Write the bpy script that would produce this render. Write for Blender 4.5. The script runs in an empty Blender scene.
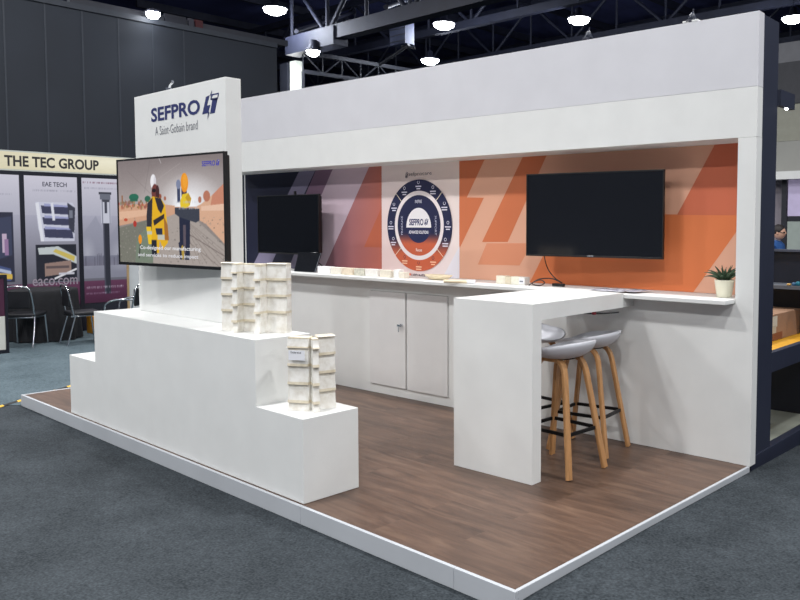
import bpy, bmesh, math, random
import numpy as np
from mathutils import Vector, Matrix
random.seed(7); rng=np.random.RandomState(7)
S=bpy.context.scene; COL=S.collection
# ------------------------------------------------------------------ camera numbers (metres, platform corner = origin)
CAM=np.array([2.1593,-2.5381,1.6828]); F=794.5; PX,PY=510.49,271.30
YAW,PIT,ROL=[math.radians(a) for a in (40.8083,-3.3668,.1625)]
fw=np.array([-math.sin(YAW)*math.cos(PIT),math.cos(YAW)*math.cos(PIT),math.sin(PIT)])
_r=np.array([math.cos(YAW),math.sin(YAW),0]);_u=np.cross(_r,fw)
rt=_r*math.cos(ROL)+_u*math.sin(ROL);up=-_r*math.sin(ROL)+_u*math.cos(ROL)
cd=bpy.data.cameras.new('camera');co=bpy.data.objects.new('camera',cd);COL.objects.link(co)
co.matrix_world=Matrix(((rt[0],up[0],-fw[0],CAM[0]),(rt[1],up[1],-fw[1],CAM[1]),(rt[2],up[2],-fw[2],CAM[2]),(0,0,0,1)))
cd.sensor_width=36;cd.lens=F/800*36;cd.shift_x=(400-PX)/800;cd.shift_y=(PY-300)/800
cd.clip_start=.05;cd.clip_end=200;S.camera=co
def ray(x,y): return fw+rt*(x-PX)/F-up*(y-PY)/F
def onZ(x,y,z): d=ray(x,y);return CAM+d*((z-CAM[2])/d[2])
def onX(x,y,v): d=ray(x,y);return CAM+d*((v-CAM[0])/d[0])
def onY(x,y,v): d=ray(x,y);return CAM+d*((v-CAM[1])/d[1])
# back-wall frame: x along the wall, y away from the visitor, z up
WY,WA=2.3734,.036;wc,ws=math.cos(WA),math.sin(WA)
WF=Matrix.Translation((0,WY,0))@Matrix.Rotation(WA,4,'Z'); IDM=Matrix.Identity(4)
def toW(p): X,Y=p[0],p[1]-WY;return np.array([X*wc+Y*ws,-X*ws+Y*wc,p[2]])
def frW(p): return np.array([p[0]*wc-p[1]*ws,p[0]*ws+p[1]*wc+WY,p[2]])
def onW(x,y,ly):
    n=np.array([-ws,wc,0]);d=ray(x,y);t=((frW((0,ly,0))-CAM)@n)/(d@n);return toW(CAM+d*t)
def onWx(x,y,lx):
    n=np.array([wc,ws,0]);d=ray(x,y);t=((frW((lx,0,0))-CAM)@n)/(d@n);return toW(CAM+d*t)
# ------------------------------------------------------------------ colour / materials
def lin(c):
    c=np.asarray(c,float)/255.;return np.where(c<=.04045,c/12.92,((c+.055)/1.055)**2.4)
def L4(c): a=lin(c);return (float(a[0]),float(a[1]),float(a[2]),1.)
MATS={}
def mat(name,c,rough=.5,metal=0,spec=.5,n=0.,ns=8.,bump=0.,bs=60.,emit=None,es=0,coat=0,vcol=False,stretch=None,c2=None):
    if name in MATS: return MATS[name]
    m=bpy.data.materials.new(name);m.use_nodes=True;N=m.node_tree.nodes;K=m.node_tree.links
    b=N['Principled BSDF'];b.inputs['Roughness'].default_value=rough;b.inputs['Metallic'].default_value=metal
    b.inputs['Specular IOR Level'].default_value=spec
    if coat: b.inputs['Coat Weight'].default_value=coat;b.inputs['Coat Roughness'].default_value=.06
    col=L4(c) if c is not None else (1,1,1,1)
    tc=N.new('ShaderNodeTexCoord');mp=N.new('ShaderNodeMapping');K.new(tc.outputs['Object'],mp.inputs['Vector'])
    if stretch: mp.inputs['Scale'].default_value=stretch
    if vcol:
        at=N.new('ShaderNodeAttribute');at.attribute_name='Col'
        K.new(at.outputs['Color'],b.inputs['Base Color'])
        if emit: K.new(at.outputs['Color'],b.inputs['Emission Color']);b.inputs['Emission Strength'].default_value=es;b.inputs['Base Color'].default_value=(0,0,0,1);K.remove(b.inputs['Base Color'].links[0])
    else:
        b.inputs['Base Color'].default_value=col
        if n or c2:
            no=N.new('ShaderNodeTexNoise');no.inputs['Scale'].default_value=ns;no.inputs['Detail'].default_value=5
            K.new(mp.outputs['Vector'],no.inputs['Vector'])
            mx=N.new('ShaderNodeMix');mx.data_type='RGBA'
            a=[max(0,v*(1-n)) for v in col[:3]]+[1];d=[min(1,v*(1+n)) for v in col[:3]]+[1]
            if c2: d=L4(c2);a=col
            mr=N.new('ShaderNodeMapRange');mr.inputs['From Min'].default_value=.3;mr.inputs['From Max'].default_value=.7
            K.new(no.outputs['Fac'],mr.inputs['Value']);K.new(mr.outputs['Result'],mx.inputs['Factor'])
            mx.inputs['A'].default_value=a;mx.inputs['B'].default_value=d
            K.new(mx.outputs['Result'],b.inputs['Base Color'])
        if emit: b.inputs['Emission Color'].default_value=L4(emit);b.inputs['Emission Strength'].default_value=es
    if bump:
        nb=N.new('ShaderNodeTexNoise');nb.inputs['Scale'].default_value=bs;nb.inputs['Detail'].default_value=4
        K.new(mp.outputs['Vector'],nb.inputs['Vector']);bp=N.new('ShaderNodeBump');bp.inputs['Strength'].default_value=bump
        bp.inputs['Distance'].default_value=.01;K.new(nb.outputs['Fac'],bp.inputs['Height']);K.new(bp.outputs['Normal'],b.inputs['Normal'])
    MATS[name]=m;return m
WHITE=mat('painted_white_board',(226,227,225),.5,n=.025,ns=5,bump=.05,bs=120)
WHITE2=mat('upper_band_grey_white',(211,211,216),.5,n=.025,ns=4,bump=.05,bs=120)  # cooler, greyer tone than the white used on the header
WHITED=mat('door_laminate',(222,221,220),.4,n=.02,ns=6)
PRINT=mat('printed_graphic',None,.55,vcol=True,spec=.3)
SCREEN=mat('lit_screen',None,.25,vcol=True,emit=True,es=.95)
LIGHTBOX=mat('backlit_print',None,.4,vcol=True,emit=True,es=.82)
BLACKPL=mat('black_plastic',(16,16,18),.4,n=.1)
GLASSBLK=mat('dark_screen_glass',(17,19,24),.10,spec=.6,n=.05)
OAK=mat('oak_wood',(182,135,88),.42,n=.16,ns=9,stretch=(6,6,.8),bump=.06,bs=40)
SHELL=mat('grey_white_shell',(205,206,212),.38,n=.02)
STEELBLK=mat('black_steel',(26,27,30),.4,metal=.6)
CHROME=mat('chrome_tube',(205,208,212),.16,metal=1,n=.03)
NAVYP=mat('navy_panel',(40,45,62),.5,n=.06,ns=5,bump=.04)
NAVYD=mat('dark_navy_board',(24,26,38),.5,n=.08)
DKSTEEL=mat('dark_painted_steel',(40,43,58),.6,n=.15,ns=3)
ALU=mat('dark_aluminium_profile',(34,36,46),.4,metal=.4)
# ------------------------------------------------------------------ mesh builder
class MB:
    def __init__(s): s.v=[];s.f=[];s.c=[];s.sm=[]
    def quad(s,pts,col=None,smooth=False):
        i=len(s.v);s.v+= [tuple(map(float,p)) for p in pts];s.f.append(list(range(i,i+len(pts))));s.c.append(col);s.sm.append(smooth);return s
    def add(s,vs,fs,col=None,smooth=False):
        i=len(s.v);s.v+=[tuple(map(float,p)) for p in vs]
        for f in fs: s.f.append([a+i for a in f]);s.c.append(col);s.sm.append(smooth)
        return s
    def box(s,x0,x1,y0,y1,z0,z1,col=None):
        V=[(x,y,z) for z in (z0,z1) for y in (y0,y1) for x in (x0,x1)]
        return s.add(V,[(0,2,3,1),(4,5,7,6),(0,1,5,4),(2,6,7,3),(0,4,6,2),(1,3,7,5)],col)
    def obox(s,o,ux,uy,uz,col=None):
        o,ux,uy,uz=[np.asarray(a,float) for a in (o,ux,uy,uz)]
        V=[o+ux*a+uy*b+uz*c for c in (0,1) for b in (0,1) for a in (0,1)]
        return s.add(V,[(0,2,3,1),(4,5,7,6),(0,1,5,4),(2,6,7,3),(0,4,6,2),(1,3,7,5)],col)
    def prism(s,pts,n,col=None):
        n=np.asarray(n,float);P=[np.asarray(p,float) for p in pts];k=len(P)
        return s.add(P+[p+n for p in P],[list(range(k))[::-1],list(range(k,2*k))]+[(i,(i+1)%k,k+(i+1)%k,k+i) for i in range(k)],col)
    def lathe(s,prof,c=(0,0,0),n=32,col=None,smooth=True,cap=True):
        V=[];Fs=[];m=len(prof)
        for j in range(n):
            a=2*math.pi*j/n
            for r,z in prof: V.append((c[0]+r*math.cos(a),c[1]+r*math.sin(a),c[2]+z))
        for j in range(n):
            for i in range(m-1): Fs.append((j*m+i,((j+1)%n)*m+i,((j+1)%n)*m+i+1,j*m+i+1))
        s.add(V,Fs,col,smooth)
        return s
    def tube(s,pts,r,n=8,col=None,rect=None,upv=(0,0,1),smooth=True):
        P=[np.asarray(p,float) for p in pts];V=[];Fs=[];k=len(P)
        prev=None
        for i,p in enumerate(P):
            t=(P[min(i+1,k-1)]-P[max(i-1,0)]);t/=np.linalg.norm(t)+1e-12
            if rect is not None: a=np.asarray(upv,float)
            else:
                a=prev if prev is not None else (np.array([0,0,1.]) if abs(t[2])<.9 else np.array([1.,0,0]))
            b=np.cross(t,a);b/=np.linalg.norm(b)+1e-12;a=np.cross(b,t);prev=a
            rr=r[i] if isinstance(r,(list,tuple)) else r
            if rect is not None:
                w,h=rect
                for x,y in ((-1,-1),(1,-1),(1,1),(-1,1)): V.append(p+b*x*w/2+a*y*h/2)
            else:
                for j in range(n): an=2*math.pi*j/n;V.append(p+(a*math.cos(an)+b*math.sin(an))*rr)
        m=4 if rect is not None else n
        for i in range(k-1):
            for j in range(m): Fs.append((i*m+j,i*m+(j+1)%m,(i+1)*m+(j+1)%m,(i+1)*m+j))
        s.add(V,Fs,col,smooth and rect is None)
        s.add(V,[list(range(m))[::-1],[(k-1)*m+j for j in range(m)]],col);return s
    def text(s,txt,o,ux,uz,w,h,col=None,bold=0.,off=(0,0,0),shear=0.):
        vs,fs=glyphs(txt,bold,shear)
        o,ux,uz,off=[np.asarray(a,float) for a in (o,ux,uz,off)]
        return s.add([o+off+ux*(x*w)+uz*(y*h) for x,y in vs],fs,col)
    def raster(s,img,o,ux,uy):
        img=(img[0::2,0::2]+img[1::2,0::2]+img[0::2,1::2]+img[1::2,1::2])/4;H,W=img.shape[:2];o,ux,uy=[np.asarray(a,float) for a in (o,ux,uy)]
        i0=len(s.v)
        for j in range(H):
            for i in range(W): s.v.append(tuple(o+ux*(i/(W-1))+uy*(1-j/(H-1))))
        for j in range(H-1):
            for i in range(W-1):
                q=((j+1)*W+i,(j+1)*W+i+1,j*W+i+1,j*W+i)
                s.f.append([a+i0 for a in q]);s.c.append([img[a//W,a%W] for a in q]);s.sm.append(False)
        return s
    def mesh(s,name,recalc=True):
        me=bpy.data.meshes.new(name);me.from_pydata(s.v,[],s.f);me.update()
        if any(c is not None for c in s.c):
            ca=me.color_attributes.new('Col','FLOAT_COLOR','CORNER');buf=[]
            for f,c in zip(s.f,s.c):
                if c is None: c=(200,200,200)
                if len(np.shape(c))==2:
                    for k in c: buf+=[*lin(k),1.]
                else:
                    l=[*lin(c),1.]
                    buf+=l*len(f)
            ca.data.foreach_set('color',np.array(buf,dtype=np.float32))
        me.polygons.foreach_set('use_smooth',s.sm)
        if recalc:
            bm=bmesh.new();bm.from_mesh(me);bmesh.ops.recalc_face_normals(bm,faces=bm.faces);bm.to_mesh(me);bm.free()
        return me
_G={}
def glyphs(txt,bold=0.,shear=0.):
    k=(txt,bold,shear)
    if k in _G: return _G[k]
    cu=bpy.data.curves.new('t','FONT');cu.body=txt;cu.size=1;cu.offset=bold;cu.shear=shear;cu.resolution_u=3
    ob=bpy.data.objects.new('t',cu);COL.objects.link(ob)
    bpy.context.view_layer.update();dg=bpy.context.evaluated_depsgraph_get()
    me=bpy.data.meshes.new_from_object(ob.evaluated_get(dg))
    vs=np.array([v.co[:2] for v in me.vertices]);fs=[list(p.vertices) for p in me.polygons]
    bpy.data.objects.remove(ob);bpy.data.curves.remove(cu);bpy.data.meshes.remove(me)
    mn,mx=vs.min(0),vs.max(0);vs=(vs-mn)/np.maximum(mx-mn,1e-6)
    _G[k]=(vs,fs);return _G[k]
# ------------------------------------------------------------------ objects
def tag(o,label=None,cat=None,group=None,kind=None):
    if label:o['label']=label
    if cat:o['category']=cat
    if group:o['group']=group
    if kind:o['kind']=kind
    return o
def link(name,mb,m,bevel=0,seg=2,sub=0,recalc=True):
    o=bpy.data.objects.new(name,mb.mesh(name,recalc));COL.objects.link(o)
    if m: o.data.materials.append(m)
    if bevel:
        b=o.modifiers.new('bevel','BEVEL');b.width=bevel;b.segments=seg;b.limit_method='ANGLE';b.angle_limit=math.radians(40)
    if sub: q=o.modifiers.new('sub','SUBSURF');q.levels=sub;q.render_levels=sub
    return o
def shift(mb,org):
    mb.v=[(a-org[0],b-org[1],c-org[2]) for a,b,c in mb.v];return mb
class T:
    """a thing: an Empty at its base (or one mesh) in the world or the wall frame"""
    def __init__(s,name,label,cat,org=(0,0,0),frame=IDM,group=None,mb=None,m=None,kind=None,bevel=0,sub=0):
        s.org=org
        if mb is None: s.o=bpy.data.objects.new(name,None);COL.objects.link(s.o);s.o.empty_display_size=.1
        else: s.o=link(name,shift(mb,org),m,bevel,sub=sub)
        s.o.matrix_world=frame@Matrix.Translation(org);tag(s.o,label,cat,group,kind)
    def part(s,name,mb,m,parent=None,label=None,bevel=0,sub=0,recalc=True):
        o=link(name,shift(mb,s.org),m,bevel,sub=sub,recalc=recalc);o.parent=parent or s.o
        if label:o['label']=label
        return o
def struct(name,mb,m,label=None,frame=IDM):
    o=link(name,mb,m);o.matrix_world=frame;o['kind']='structure'
    if label:o['label']=label
    return o
def copy_tree(o,parent=None):
    c=o.copy();COL.objects.link(c)
    if parent:c.parent=parent
    for ch in list(o.children): copy_tree(ch,c)
    return c
# little painter for printed / displayed pictures
class Paint:
    def __init__(s,W,H,c): s.a=np.zeros((H,W,3));s.a[:]=c;s.W,s.H=W,H;s.Y,s.X=np.mgrid[0:H,0:W]; s.X=s.X/(W-1);s.Y=s.Y/(H-1)
    def mask(s,m,c,al=1.): s.a[:]=s.a*(1-m[...,None]*al)+np.asarray(c,float)*m[...,None]*al
    def poly(s,P,c,al=1.):
        x,y=s.X,s.Y;ins=np.zeros(x.shape,bool);k=len(P)
        for i in range(k):
            (x0,y0),(x1,y1)=P[i],P[(i+1)%k]
            if y0==y1: continue
            ins^=((y0>y)!=(y1>y))&(x<(x1-x0)*(y-y0)/(y1-y0)+x0)
        s.mask(ins.astype(float),c,al)
    def ell(s,cx,cy,rx,ry,c,al=1.,soft=0):
        d=np.sqrt(((s.X-cx)/rx)**2+((s.Y-cy)/ry)**2)
        m=(d<1).astype(float) if not soft else np.clip((1-d)/soft,0,1)
        s.mask(m,c,al)
    def vgrad(s,y0,y1,c0,c1,x0=0,x1=1):
        m=((s.Y>=y0)&(s.Y<=y1)&(s.X>=x0)&(s.X<=x1));t=np.clip((s.Y-y0)/(y1-y0+1e-9),0,1)[...,None]
        g=np.asarray(c0,float)*(1-t)+np.asarray(c1,float)*t;s.a[m]=g[m]
    def rect(s,x0,y0,x1,y1,c,al=1.): s.mask(((s.X>=x0)&(s.X<=x1)&(s.Y>=y0)&(s.Y<=y1)).astype(float),c,al)
    def line(s,x0,y0,x1,y1,w,c,al=1.):
        dx,dy=x1-x0,y1-y0;t=np.clip(((s.X-x0)*dx+(s.Y-y0)*dy)/(dx*dx+dy*dy),0,1)
        d=np.hypot(s.X-x0-t*dx,s.Y-y0-t*dy);s.mask((d<w).astype(float),c,al)
    def scribble(s,x0,y0,x1,y1,c,al=.8):
        x=x0
        while x<x1:
            w=rng.uniform(.006,.014)
            if rng.rand()<.8:
                s.rect(x,y0,x+w*.4,y1,c,al)
                if rng.rand()<.6: s.rect(x,rng.uniform(y0,y1-.01),x+w,rng.uniform(y0,y1)*.2+.8*(y0+y1)/2,c,al*.8)
            x+=w+.003
    def noise(s,amt): s.a=np.clip(s.a+rng.normal(0,amt,s.a.shape[:2])[...,None],0,255)
def logo_mark(mb,o,ux,uz,w,h,col,bg,off):
    """slanted tile split by a lightning bolt"""
    o,ux,uz,off=[np.asarray(a,float) for a in (o,ux,uz,off)]
    q=lambda P,c,k:mb.quad([o+off*k+ux*(x*w)+uz*(y*h) for x,y in P],c)
    q([(.0,.18),(.24,.80),(.46,.84),(.30,.48),(.50,.48),(.36,.20)],col,1)
    q([(.5,.66),(.56,.86),(1.,.86),(.98,.76)],col,1);q([(.5,.66),(.60,.74),(.98,.76),(.90,.60)],col,1)
    q([(.62,.66),(.92,.66),(.74,.16),(.46,.16)],col,1)
    q([(.60,.70),(.66,.80),(.95,.80),(.92,.70)],bg,2)
    q([(.62,1.02),(.48,.80),(.52,.80),(.60,.90)],col,2);q([(.36,.20),(.30,-.05),(.44,.20),(.42,.26)],col,2)
    return mb
# ================================================================== SETTING
H=.1015
def carpet(name,c,c2):
    m=bpy.data.materials.new(name);m.use_nodes=True;N=m.node_tree.nodes;K=m.node_tree.links;b=N['Principled BSDF']
    b.inputs['Roughness'].default_value=.95;b.inputs['Specular IOR Level'].default_value=.15
    tc=N.new('ShaderNodeTexCoord')
    def noise(sc,det): 
        n=N.new('ShaderNodeTexNoise');n.inputs['Scale'].default_value=sc;n.inputs['Detail'].default_value=det;K.new(tc.outputs['Object'],n.inputs['Vector']);return n
    a,bn,d=noise(75,4),noise(2.2,5),noise(22,5)
    ad=N.new('ShaderNodeMath');ad.operation='MULTIPLY_ADD';ad.inputs[1].default_value=.55;K.new(a.outputs['Fac'],ad.inputs[0])
    m2=N.new('ShaderNodeMath');m2.operation='MULTIPLY_ADD';m2.inputs[1].default_value=.3;m2.inputs[2].default_value=0;K.new(bn.outputs['Fac'],m2.inputs[0])
    m3=N.new('ShaderNodeMath');m3.operation='MULTIPLY_ADD';m3.inputs[1].default_value=.25;K.new(d.outputs['Fac'],m3.inputs[0]);K.new(m2.outputs[0],m3.inputs[2])
    K.new(m3.outputs[0],ad.inputs[2])
    cr=N.new('ShaderNodeValToRGB');cr.color_ramp.elements[0].position=.38;cr.color_ramp.elements[1].position=.72
    cr.color_ramp.elements[0].color=L4(c);cr.color_ramp.elements[1].color=L4(c2);K.new(ad.outputs[0],cr.inputs['Fac']);K.new(cr.outputs['Color'],b.inputs['Base Color'])
    bp=N.new('ShaderNodeBump');bp.inputs['Strength'].default_value=.5;bp.inputs['Distance'].default_value=.006;K.new(a.outputs['Fac'],bp.inputs['Height']);K.new(bp.outputs['Normal'],b.inputs['Normal'])
    return m
CARPET=carpet('charcoal_carpet',(30,35,39),(72,78,83))
CARPET2=carpet('blue_grey_carpet',(56,69,76),(104,118,125))
struct('floor',MB().box(-45,14,-12,45,-.06,0),CARPET,'charcoal needle felt carpet over the hall floor')
# lighter aisle carpet beyond the hazard tape
t0=np.array([-6.10,-.13]);td=np.array([-.16,.25]);td/=np.linalg.norm(td)
A=[t0-td*4,t0+td*.05,(-6.02,0.0),(-6.02,2.4),(-4.6,2.9),(-4.6,5.),(-10.97,5.),(-10.97,-4)]
tag(link('aisle_carpet',MB().prism([(p[0],p[1],.0005) for p in A],(0,0,.003)),CARPET2),'lighter blue grey aisle carpet left of the booth platform','carpet')
ta=MB();nrm=np.array([-td[1],td[0]])
for k in range(-16,6):
    a=t0+td*(k*.17);b=a+td*.17;sl=td*.05
    cc=(222,178,60) if k%2 else (30,30,30)
    ta.quad([(*(a-nrm*.03),.0042),(*(b-nrm*.03),.0042),(*(b+nrm*.03+sl),.0042),(*(a+nrm*.03+sl),.0042)],cc)
T('hazard_tape','yellow and black striped hazard tape on the carpet left of the platform','floor tape',(-6.1,-.13,.004),mb=ta,m=PRINT)
rc=MB();xs=[.003]+list(np.linspace(.1,8,24));ys=list(np.linspace(-.6,.5,24))+list(np.linspace(.6,9,20))
def hgt(x,y): 
    t=min(1,max(0,(y+.38)/.5));t=t*t*(3-2*t);return 0.001+.056*t+.012*min(1,max(0,(y-.1)/.9))
V=[(x,y,hgt(x,y)) for y in ys for x in xs];k=len(xs)
rc.add(V,[(j*k+i,j*k+i+1,(j+1)*k+i+1,(j+1)*k+i) for j in range(len(ys)-1) for i in range(k-1)],smooth=True)
tag(link('raised_carpet',rc,CARPET),'charcoal carpet rising over a floor step along the right platform edge','carpet')
# ---- ceiling, far walls
CEIL=mat('dark_roof_sheet',(74,80,128),.8,n=.25,ns=.6)
struct('ceiling',MB().box(-45,14,-12,45,11,11.2),CEIL,'dark navy hall roof sheeting')
CURT=mat('dark_partition_wall',(33,39,49),.75,n=.14,ns=.8,bump=.05,bs=6)
lw=MB().box(-13.25,-13,-12,onX(277,70,-13)[1],0,5.5)
struct('wall_left',lw,CURT,'tall dark slate partition wall behind the neighbouring stand')
seam=MB()
for px in (5,46,83,119,153,184):
    y=onX(px,60,-13)[1];seam.box(-13,-12.992,y-.014,y+.014,0,5.49)
seam.box(-13,-12.97,-12,onX(277,70,-13)[1],5.46,5.56)
struct('trim_1',seam,mat('seam_strip',(44,50,60),.6,n=.1),'seams and top rail of the dark partition')
struct('wall_back',MB().box(-45,14,44,44.3,0,11),mat('far_hall_wall',(24,27,44),.8,n=.2,ns=.5),'far end wall of the hall, unlit')
struct('wall_far_left',MB().box(-44.5,-44.2,-12,44,0,11),MATS['far_hall_wall'],'far side wall of the hall, unlit')
# ---- roof structure
def beamwork(mb,a,b,h,n,r=.09,r2=.05,dirn=(0,0,1)):
    a,b=np.array(a,float),np.array(b,float);u=np.asarray(dirn,float)*h
    for e in (0,1): mb.tube([a+u*e,b+u*e],0,rect=(r*2,r*2.2),upv=(0,0,1) if abs(u[2])>0 else (0,0,1))
    P=[a+(b-a)*i/n for i in range(n+1)]
    for i in range(n):
        mb.tube([P[i],P[i+1]+u] if i%2 else [P[i]+u,P[i+1]],r2,6)
        mb.tube([P[i],P[i]+u],r2*.8,6)
    return mb
T('roof_girder','big dark steel lattice girder landing on the white column','roof truss',(-18,11.2,7),mb=beamwork(MB(),(-18.2,11.2,6.95),(6,11.0,6.95),1.9,14,.17,.07),m=DKSTEEL)
g=MB();g.tube([(-18.2,11.2,6.85),(-15.9,11.2,6.85)],0,rect=(.5,.5));T('girder_haunch','thick steel haunch where the girder meets the white column','girder',(-18.2,11.2,7),mb=g,m=DKSTEEL)
for i,(y,z) in enumerate([(16.5,8.2),(22,8.6),(28,8.8),(35,9.0)]):
    T('roof_truss',None,'roof truss',(-30,y,z),mb=beamwork(MB(),(-38,y,z),(10,y,z),1.7,24,.11,.06),m=DKSTEEL,group='roof trusses receding under the hall ceiling').o['label']=['nearest thin roof truss behind the big girder','second thin roof truss behind the big girder','third thin roof truss behind the big girder','farthest thin roof truss by the end wall'][i]
pu=0
for x in (-34,-30,-26,-22,-18,-14,-10,-6,-2,2):
    T('roof_purlin','dark steel purlin running away along the hall roof','purlin',(x,12,10.2),mb=MB().tube([(x,12,10.4),(x,43.5,10.4)],0,rect=(.16,.3)),m=DKSTEEL,group='purlins under the hall roof')
br=MB()
for x0,y0,z0,x1,y1,z1 in [(-18,11.2,7.3,-22,16.5,9.6),(-14,11.2,7.3,-18,16.5,9.6),(-10,11.2,7.4,-12,16.5,9.6)]:
    T('wind_brace','diagonal steel brace between girder and first roof truss','brace',(x0,y0,z0),mb=MB().tube([(x0,y0,z0),(x1,y1,z1)],.07,6),m=DKSTEEL,group='diagonal wind braces under the roof')
# side gallery truss right of the column
a=onZ(303,68,6.2);T('gallery_truss','thin pale lattice truss behind the white column','roof truss',tuple(a),mb=beamwork(MB(),(a[0],a[1],6.1),(a[0]+1.5,a[1]+17,6.1),.55,26,.05,.025).tube([(a[0],a[1],0),(a[0],a[1],6.1)],.05,8),m=mat('grey_steel',(38,41,51),.6,n=.1))
p=onX(277,46,-13.1);e=onX(296,50,-18)
T('wall_top_beam','grey steel beam running along the dark wall top to the column','beam',(-13.3,p[1],5.7),mb=MB().tube([(-13.2,3.2,5.64),(-13.2,p[1]+.3,5.64)],0,rect=(.12,.12)),m=MATS['grey_steel'])
c0=onZ(296.5,50,6.95)
cm=MB();w=.145;cm.box(c0[0]-w,c0[0]+w,c0[1]-w,c0[1]+w,0,6.6)
T('hall_column','white painted square column carrying the big roof girder','column',(c0[0],c0[1],0),mb=cm,m=mat('column_white',(226,232,222),.6,n=.04))
cm=MB().box(c0[0]-.75,c0[0]-.35,c0[1]-.1,c0[1]+.3,0,6.6)
T('cable_duct','grey vertical duct standing left of the white column','duct',(c0[0]-.55,c0[1],0),mb=cm,m=MATS['grey_steel'])
# air handling box hanging under the girder
a=onZ(390,22,7.6);b=onY(404,43,a[1])
fb=T('ventilation_unit','blue grey ventilation box hanging under the roof','ventilation unit',(a[0],a[1],b[2]))
fb.part('casing',MB().box(a[0],b[0]+.05,a[1],a[1]+.35,b[2],a[2]),mat('blue_grey_casing',(50,60,92),.5,n=.06))
lv=MB()
for k in range(4): z=b[2]+(a[2]-b[2])*(k+.5)/4;lv.box(a[0]+.02,b[0]+.08,a[1]-.03,a[1],z-.01,z+.012)
fb.part('louvre',lv,DKSTEEL)
fb.part('bracket',MB().tube([(a[0]-.6,a[1]+.1,b[2]-.45),(b[0]+.1,a[1]+.1,b[2]-.05)],.05,6).tube([(b[0]+.35,a[1]+.1,b[2]-.18),(b[0]-.2,a[1]+.1,b[2]-.05)],.04,6),MATS['grey_steel'])
# ---- high-bay lamps that show
LAMPM=mat('lamp_lens',(255,255,255),.3,emit=(250,252,255),es=26)
def highbay(p,label,r=.22,top=11,grp='high bay lamps glowing under the hall roof'):
    x,y,z=p
    t=T('high_bay_lamp',label,'ceiling lamp',(x,y,z),group=grp)
    t.part('housing',MB().lathe([(0,.30),(.10,.30),(.12,.12),(r,.06),(r+.02,.0),(r-.01,.0),(r-.02,.02),(0,.02)],(x,y,z),20),DKSTEEL)
    t.part('lens',MB().lathe([(0,-.16),(r*.5,-.14),(r*.85,-.08),(r-.015,.0),(r-.015,.015),(0,.015)],(x,y,z),20),LAMPM)
    t.part('suspension',MB().tube([(x,y,z+.3),(x,y,top)],.012,6),DKSTEEL)
    l_=bpy.data.lights.new('high_bay_light','POINT');l_.energy=HB if z>6.6 else 18;l_.color=(.82,.88,1);l_.shadow_soft_size=.15;lo=bpy.data.objects.new('high_bay_light',l_);COL.objects.link(lo);lo.location=(x,y,z-.35)
    return t
HB=240
for (px,py,z,l) in [(275,9,7.6,'high bay lamp above the end of the dark wall'),(313,51,6.5,'high bay lamp just right of the white column'),(444,24,7.6,'upper of the two high bay lamps over the booth header middle'),(430,60,7.4,'lower of the two high bay lamps, low against the header top'),(579,19,7.6,'high bay lamp above the right half of the booth header'),(793,18,7.8,'high bay lamp in the top right corner, right of the booth')]:
    pp=onZ(px,py,z);highbay(pp,l,(.33 if z>6.6 else .2),10.995 if z>6.6 else 6.78)
fl=onX(153,14,-12.75)
t=T('flood_lamp','bright flood lamp on top of the dark partition wall','flood lamp',tuple(fl))
t.part('housing',MB().box(fl[0]-.14,fl[0]+.10,fl[1]-.10,fl[1]+.10,fl[2]+.02,fl[2]+.07),DKSTEEL,bevel=.01)
t.part('lens',MB().lathe([(0,-.10),(.09,-.07),(.13,0),(.13,.02),(0,.02)],tuple(fl),20),LAMPM)
t.part('bracket',MB().tube([(fl[0],fl[1],fl[2]+.1),(-13.05,fl[1],5.5)],.02,6),DKSTEEL)
# banner strip with red block on top of the wall
q0=onX(165,19,-13.1);q1=onX(203,26,-13.1)
bn=MB();
for k,(a_,b_,c) in enumerate([(0,.55,(34,36,46)),(.62,.75,(52,52,62)),(.8,1.,(66,24,30))]):
    ya,yb=q0[1]+(q1[1]-q0[1])*a_,q0[1]+(q1[1]-q0[1])*b_;bn.box(-13.16,-13.1,ya,yb,5.565,5.74,c)
T('wall_top_boxes','small dark boxes and a red block on top of the partition wall','equipment box',(-13.1,q0[1],5.5),mb=bn,m=PRINT)
# ================================================================== PLATFORM
L=6.0
WOOD=bpy.data.materials.new('brown_laminate_planks');WOOD.use_nodes=True
N=WOOD.node_tree.nodes;K=WOOD.node_tree.links;b=N['Principled BSDF'];b.inputs['Roughness'].default_value=.42
tc=N.new('ShaderNodeTexCoord');mp=N.new('ShaderNodeMapping');K.new(tc.outputs['Object'],mp.inputs['Vector'])
bk=N.new('ShaderNodeTexBrick');bk.inputs['Scale'].default_value=1;bk.inputs['Brick Width'].default_value=1.22;bk.inputs['Row Height'].default_value=.19
bk.inputs['Mortar Size'].default_value=.0012;bk.inputs['Color1'].default_value=(0,0,0,1);bk.inputs['Color2'].default_value=(1,1,1,1);bk.inputs['Mortar'].default_value=(.5,.5,.5,1);bk.offset=.37
K.new(mp.outputs['Vector'],bk.inputs['Vector'])
m2=N.new('ShaderNodeMapping');m2.inputs['Scale'].default_value=(1.0,7,1);K.new(tc.outputs['Object'],m2.inputs['Vector'])
ng=N.new('ShaderNodeTexNoise');ng.inputs['Scale'].default_value=2.2;ng.inputs['Detail'].default_value=7;ng.inputs['Roughness'].default_value=.62;ng.inputs['Distortion'].default_value=.6
ad=N.new('ShaderNodeVectorMath');ad.operation='ADD';sc=N.new('ShaderNodeVectorMath');sc.operation='SCALE';sc.inputs['Scale'].default_value=9.
K.new(bk.outputs['Color'],sc.inputs[0]);K.new(m2.outputs['Vector'],ad.inputs[0]);K.new(sc.outputs['Vector'],ad.inputs[1]);K.new(ad.outputs['Vector'],ng.inputs['Vector'])
cr=N.new('ShaderNodeValToRGB');E_=cr.color_ramp.elements;E_[0].position=.28;E_[0].color=L4((70,53,43));E_[1].position=.74;E_[1].color=L4((118,94,77))
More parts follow.
